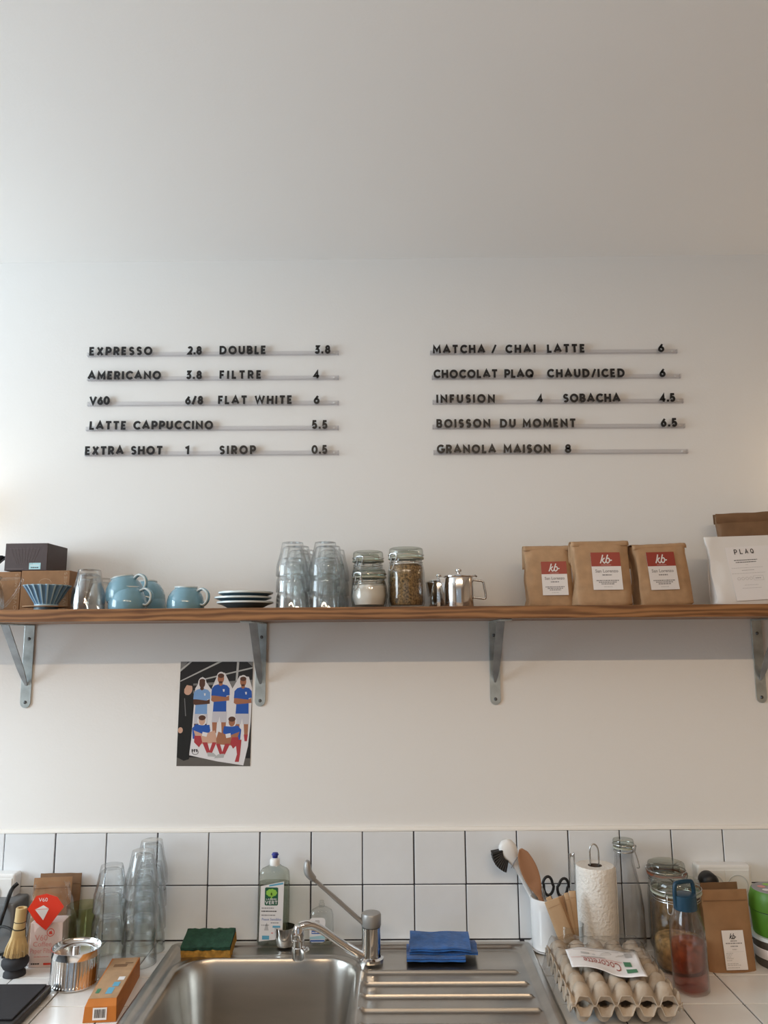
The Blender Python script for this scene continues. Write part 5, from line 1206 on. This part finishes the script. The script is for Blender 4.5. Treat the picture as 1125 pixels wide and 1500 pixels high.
# olive glass cup
Yg = -.085; cx = PY(122, 1350, Yg).x; r = (PY(146, 1330, Yg).x - PY(98, 1330, Yg).x) / 2; h = PY(122, 1325, Yg).z - ZC
o = MB().lathe([(0, .001), (r * .78, 0), (r * .82, .004), (r * .97, h * .9), (r, h), (r * .96, h), (r * .91, h * .9), (r * .76, .008), (0, .007)], 40, mod=lambda R_, z, a, k: R_ * (1 + .012 * math.cos(16 * a))).build('glass_cup', 'glass_green', None, smooth=50); tag(o, 'olive green glass cup behind the steel canister', 'cup'); o.location = (cx, Yg, ZC + E1)
# steel canister
b = PZ(108, 1440, ZC); r = (PY(143, 1400, b.y).x - PY(75, 1400, b.y).x) / 2; h = PY(108, 1386, b.y).z - ZC
t = thing('steel_canister', 'ribbed steel canister with recessed lid and knob', 'canister', (b.x, b.y, ZC + E1), (0, .03, 0))
MB().lathe([(0, .001), (r * .97, 0), (r * 1.01, .002), (r * 1.01, .006), (r * .975, .008), (r * .975, h * .80), (r * .96, h * .82), (0, h * .82)], 264, mod=lambda R_, z, a, k: R_ * (1 + (.0045 * math.cos(a * 44) if .007 < z < h * .81 else 0))).build('body', 'steel_polished', t, smooth=40)
lid = MB().lathe([(r * .985, h * .80), (r * 1.005, h * .80), (r * 1.005, h * .985), (r * 1.02, h), (r * .99, h), (r * .95, h - .006), (r * .9, h - .008), (0, h - .008)], 64).build('lid', 'steel_polished', t, smooth=40)
MB().lathe([(0, h - .008), (.0075, h - .008), (.0075, h + .001), (.0065, h + .002), (0, h + .002)], 24).build('knob', 'steel_polished', lid, smooth=40)
# bamboo whisk on black stand
b = PZ(21, 1428, ZC); Yw = b.y; S = (PY(41, 1410, Yw).x - PY(3, 1410, Yw).x) / 2
t = thing('whisk_stand', 'matte black whisk holder carrying the bamboo whisk', 'whisk holder', (b.x, Yw, ZC + E1)); z1 = PY(21, 1400, Yw).z - ZC
MB().lathe([(0, 0), (S * .82, 0), (S * .80, .006), (S * .62, .012), (S * .58, .016), (S * .85, z1 * .42), (S * 1.0, z1 * .62), (S * .98, z1 * .80), (S * .80, z1 * .98), (S * .62, z1), (S * .5, z1 * .97), (0, z1 * .9)], 40).build('holder', 'black_matte', t, smooth=50)
zb = z1 * .985; zt_ = PY(30, 1330, Yw).z - ZC; t = thing('bamboo_whisk', 'pale bamboo tea whisk standing upside down on the black holder', 'whisk', (b.x, Yw, ZC + zb + .001), (0, .07, 0)); H_ = zt_ - zb
MB().lathe([(0, H_ * .52), (S * .40, H_ * .52), (S * .44, H_ * .60), (S * .42, H_ * .72), (S * .41, H_ * .74), (S * .41, H_ * .99), (S * .38, H_), (S * .26, H_), (S * .24, H_ * .96), (0, H_ * .95)], 28).build('handle', 'bamboo', t, smooth=40)
MB().tube([(S * .43 * math.cos(a_ * PI / 14), S * .43 * math.sin(a_ * PI / 14), H_ * .56) for a_ in range(28)], .0012, 6, closed=True).build('thread', 'thread', t, smooth=60)
MB().tube([(S * .425 * math.cos(a_ * PI / 14), S * .425 * math.sin(a_ * PI / 14), H_ * .71) for a_ in range(28)], .0007, 6, closed=True).build('groove', 'thread', t, smooth=60)
tn = MB()
for k in range(56):
    a_ = 2 * PI * k / 56; R1 = S * .40; R2 = S * (.80 + .05 * math.sin(k * 5)); ca, sa = math.cos(a_), math.sin(a_)
    tn.tube([(R1 * ca, R1 * sa, H_ * .56), (R1 * 1.15 * ca, R1 * 1.15 * sa, H_ * .40), (R2 * .9 * ca, R2 * .9 * sa, H_ * .18), (R2 * ca, R2 * sa, .002)], [.0014, .0013, .0011, .0008], 4)
for k in range(24):
    a_ = 2 * PI * k / 24; ca, sa = math.cos(a_), math.sin(a_); tn.tube([(S * .3 * ca, S * .3 * sa, H_ * .56), (S * .30 * ca, S * .30 * sa, .006)], .0013, 4)
tn.build('tines', 'bamboo', t)['kind'] = 'stuff'
# filter pack in clear bag
b0 = PZ(40, 1418, ZC); b1 = PZ(78, 1417, ZC); Yf = (b0.y + b1.y) / 2; w = b1.x - b0.x; h = PY(60, 1352, Yf).z - ZC
t = thing('filter_pack', 'white and red coffee filter pack in a clear bag behind the whisk', 'filter pack', ((b0.x + b1.x) / 2, Yf + .022, ZC + E1), (0, 0, .06))
MB().box(-w / 2, w / 2 + .014, -.022, .022, 0, h).build('card', 'pink_card', t, bevel=.001)
g = MB(); y = -.0225; k = w
put_text(g, 'V60', -w * .05, h * .60, .012, y, 'pink_print', width=w * .5); put_text(g, 'Coffee', 0, h * .47, .010, y, 'pink_print', width=w * .72); put_text(g, 'Paper Filter', 0, h * .32, .010, y, 'pink_print', width=w * .92); greek(g, -w * .3, w * .3, h * .23, .0016, y, 'pink_print', 2); greek(g, -w * .4, -w * .08, h * .07, .0026, y, 'ink', 3); g.rect(w * .08, w * .44, h * .055, h * .10, y, 'red_print')
g.ribbon(arc(w * .30, h * .78, .0075, .0075, 0, 360, 18), .0006, y, y - .0001, 'red_print'); g.flat([(w * .30 - .004, h * .74), (w * .30 + .004, h * .74), (w * .30 + .002, h * .82), (w * .30 - .003, h * .80)], y, 'red_print'); g.build('print', 'pink_print', t, fix=False)
ft = PY(60, 1308, Yf).z - ZC - h
hd = MB().prism([(-w * .62, h + ft * .50), (-w * .30, h + ft * .93), (w * .10, h + ft * 1.0), (w * .52, h + ft * .88), (w * .80, h + ft * .55), (w * .50, h + ft * .20), (w * .15, h - ft * .22), (-w * .25, h + ft * .05)], -.0285, -.0278).build('header', 'red_print', t)
g = MB(); y = -.0288; put_text(g, 'V60', -w * .02, h + ft * .74, .008, y, 'paper_white', width=w * .35); g.flat([(-w * .32, h + ft * .48), (0, h + ft * .62), (w * .22, h + ft * .5), (w * .02, h + ft * .12)], y, 'paper_white'); g.ribbon([(-w * .32, h + ft * .48), (w * .22, h + ft * .5)], .0006, y - .0002, y - .0003, 'pink_print'); g.build('print', 'paper_white', hd, fix=False)
bg = MB()
def bagf(u, v):
    an = 2 * PI * u; wx = (w / 2 + .022) * (1 - .25 * v ** 3); dy = .030 * (1 - .55 * v); n_ = noise.noise((math.cos(an) * 2, math.sin(an) * 2, v * 5)) * .006 + noise.noise((math.cos(an) * 5, math.sin(an) * 5, v * 9)) * .003
    return ((wx + n_) * math.copysign(abs(math.cos(an)) ** .6, math.cos(an)) + .006, (dy + n_ * .6) * math.copysign(abs(math.sin(an)) ** .6, math.sin(an)), .003 + v * (h + ft * 1.15) + n_ * v)
bg.grid(bagf, 40, 26).build('clear_bag', 'plastic_film', t, smooth=50)
# orange packet lying by the sink
a = PZ(118, 1497, ZC); b = PZ(170, 1497, ZC); c_ = PZ(205, 1430, ZC); d_ = PZ(150, 1430, ZC)
dirv = (c_ - b); L_ = dirv.length; ang2 = math.atan2(dirv.y, dirv.x) - PI / 2; w = (b - a).length * .92; ctr2 = (b + c_) / 2 + Vector((-math.cos(ang2), -math.sin(ang2), 0)) * (w / 2)
t = thing('coffee_packet', 'orange and kraft packet with barcode lying beside the sink', 'packet', (ctr2.x, ctr2.y, ZC + E1), (0, 0, ang2)); H_ = .036
MB().add([(-w / 2, -L_ / 2, 0), (w / 2, -L_ / 2, 0), (w / 2, L_ / 2, 0), (-w / 2, L_ / 2, 0), (-w / 2 + .002, -L_ / 2 + .002, H_ * .72), (w / 2 - .001, -L_ / 2 + .002, H_ * .72), (w / 2 - .001, L_ / 2, H_), (-w / 2 + .002, L_ / 2, H_), (-w / 2 + .006, -L_ / 2 + .010, H_), (w / 2 - .003, -L_ / 2 + .010, H_)],
         [(0, 3, 2, 1), (0, 1, 5, 4), (4, 5, 9, 8), (8, 9, 6, 7), (1, 2, 6, 9, 5), (0, 4, 8, 7, 3), (2, 3, 7, 6)]).build('packet', 'orange_card', t, bevel=.0006)
MB().box(-w / 2 + .0065, w / 2 - .0035, -L_ / 2 + .0105, L_ / 2 - .001, H_, H_ + .0005).build('top_label', 'kraft', t)
g = MB(); zt_ = H_ + .0008
def tq(x0, x1, y0, y1, m): g.add([(x0 * w, y0 * L_, zt_), (x1 * w, y0 * L_, zt_), (x1 * w, y1 * L_, zt_), (x0 * w, y1 * L_, zt_)], [(0, 1, 2, 3)], m)
tq(-.30, -.18, -.34, -.24, 'green_stamp'); tq(.02, .22, -.36, -.22, 'ink_cyan'); tq(.10, .30, -.20, -.10, 'ink_cyan'); tq(.16, .36, -.06, .02, 'paper_white'); tq(-.24, .20, .26, .33, 'kraft_dark'); tq(.1, .36, .34, .37, 'kraft_dark'); g.build('top_print', 'ink', t, fix=False)
lb = MB().box(-.0125, .0125, -.0004, 0, -.010, .010).build('barcode_label', 'paper_white', t); lb.location = (.000, -L_ / 2 + .0004, H_ * .40); lb.rotation_euler = (-.08, 0, 0)
g = MB(); x = -.0095; rn_ = random.Random(5)
while x < .009: wv = rn_.choice((.0005, .0009, .0014)); g.rect(x, x + wv, -.0065, .0075, -.0006, 'ink'); x += wv + rn_.choice((.0005, .0008))
g.build('bars', 'ink', lb, fix=False)
# black scale tray at the lower left
a = PZ(76, 1447, ZC + .012); b = PZ(38, 1500, ZC + .012)
t = thing('coffee_scale', 'flat black scale platform at the lower left corner', 'scale', (a.x - .13, a.y - .10, ZC + E1))
MB().box(-.13, .13, -.10, .10, .003, .018).build('case', 'black', t, bevel=.003); MB().box(-.122, .122, -.045, .094, .0183, .0215).build('platform', 'black_matte', t, bevel=.001); MB().box(-.06, .06, -.092, -.055, .0183, .019).build('display', 'dark_grey', t)
for sx_ in (-1, 1):
    for sy_ in (-1, 1): MB().lathe([(0, 0), (.008, 0), (.008, .004), (0, .004)], 12).build('foot', 'black', t).location = (sx_ * .11, sy_ * .08, 0)
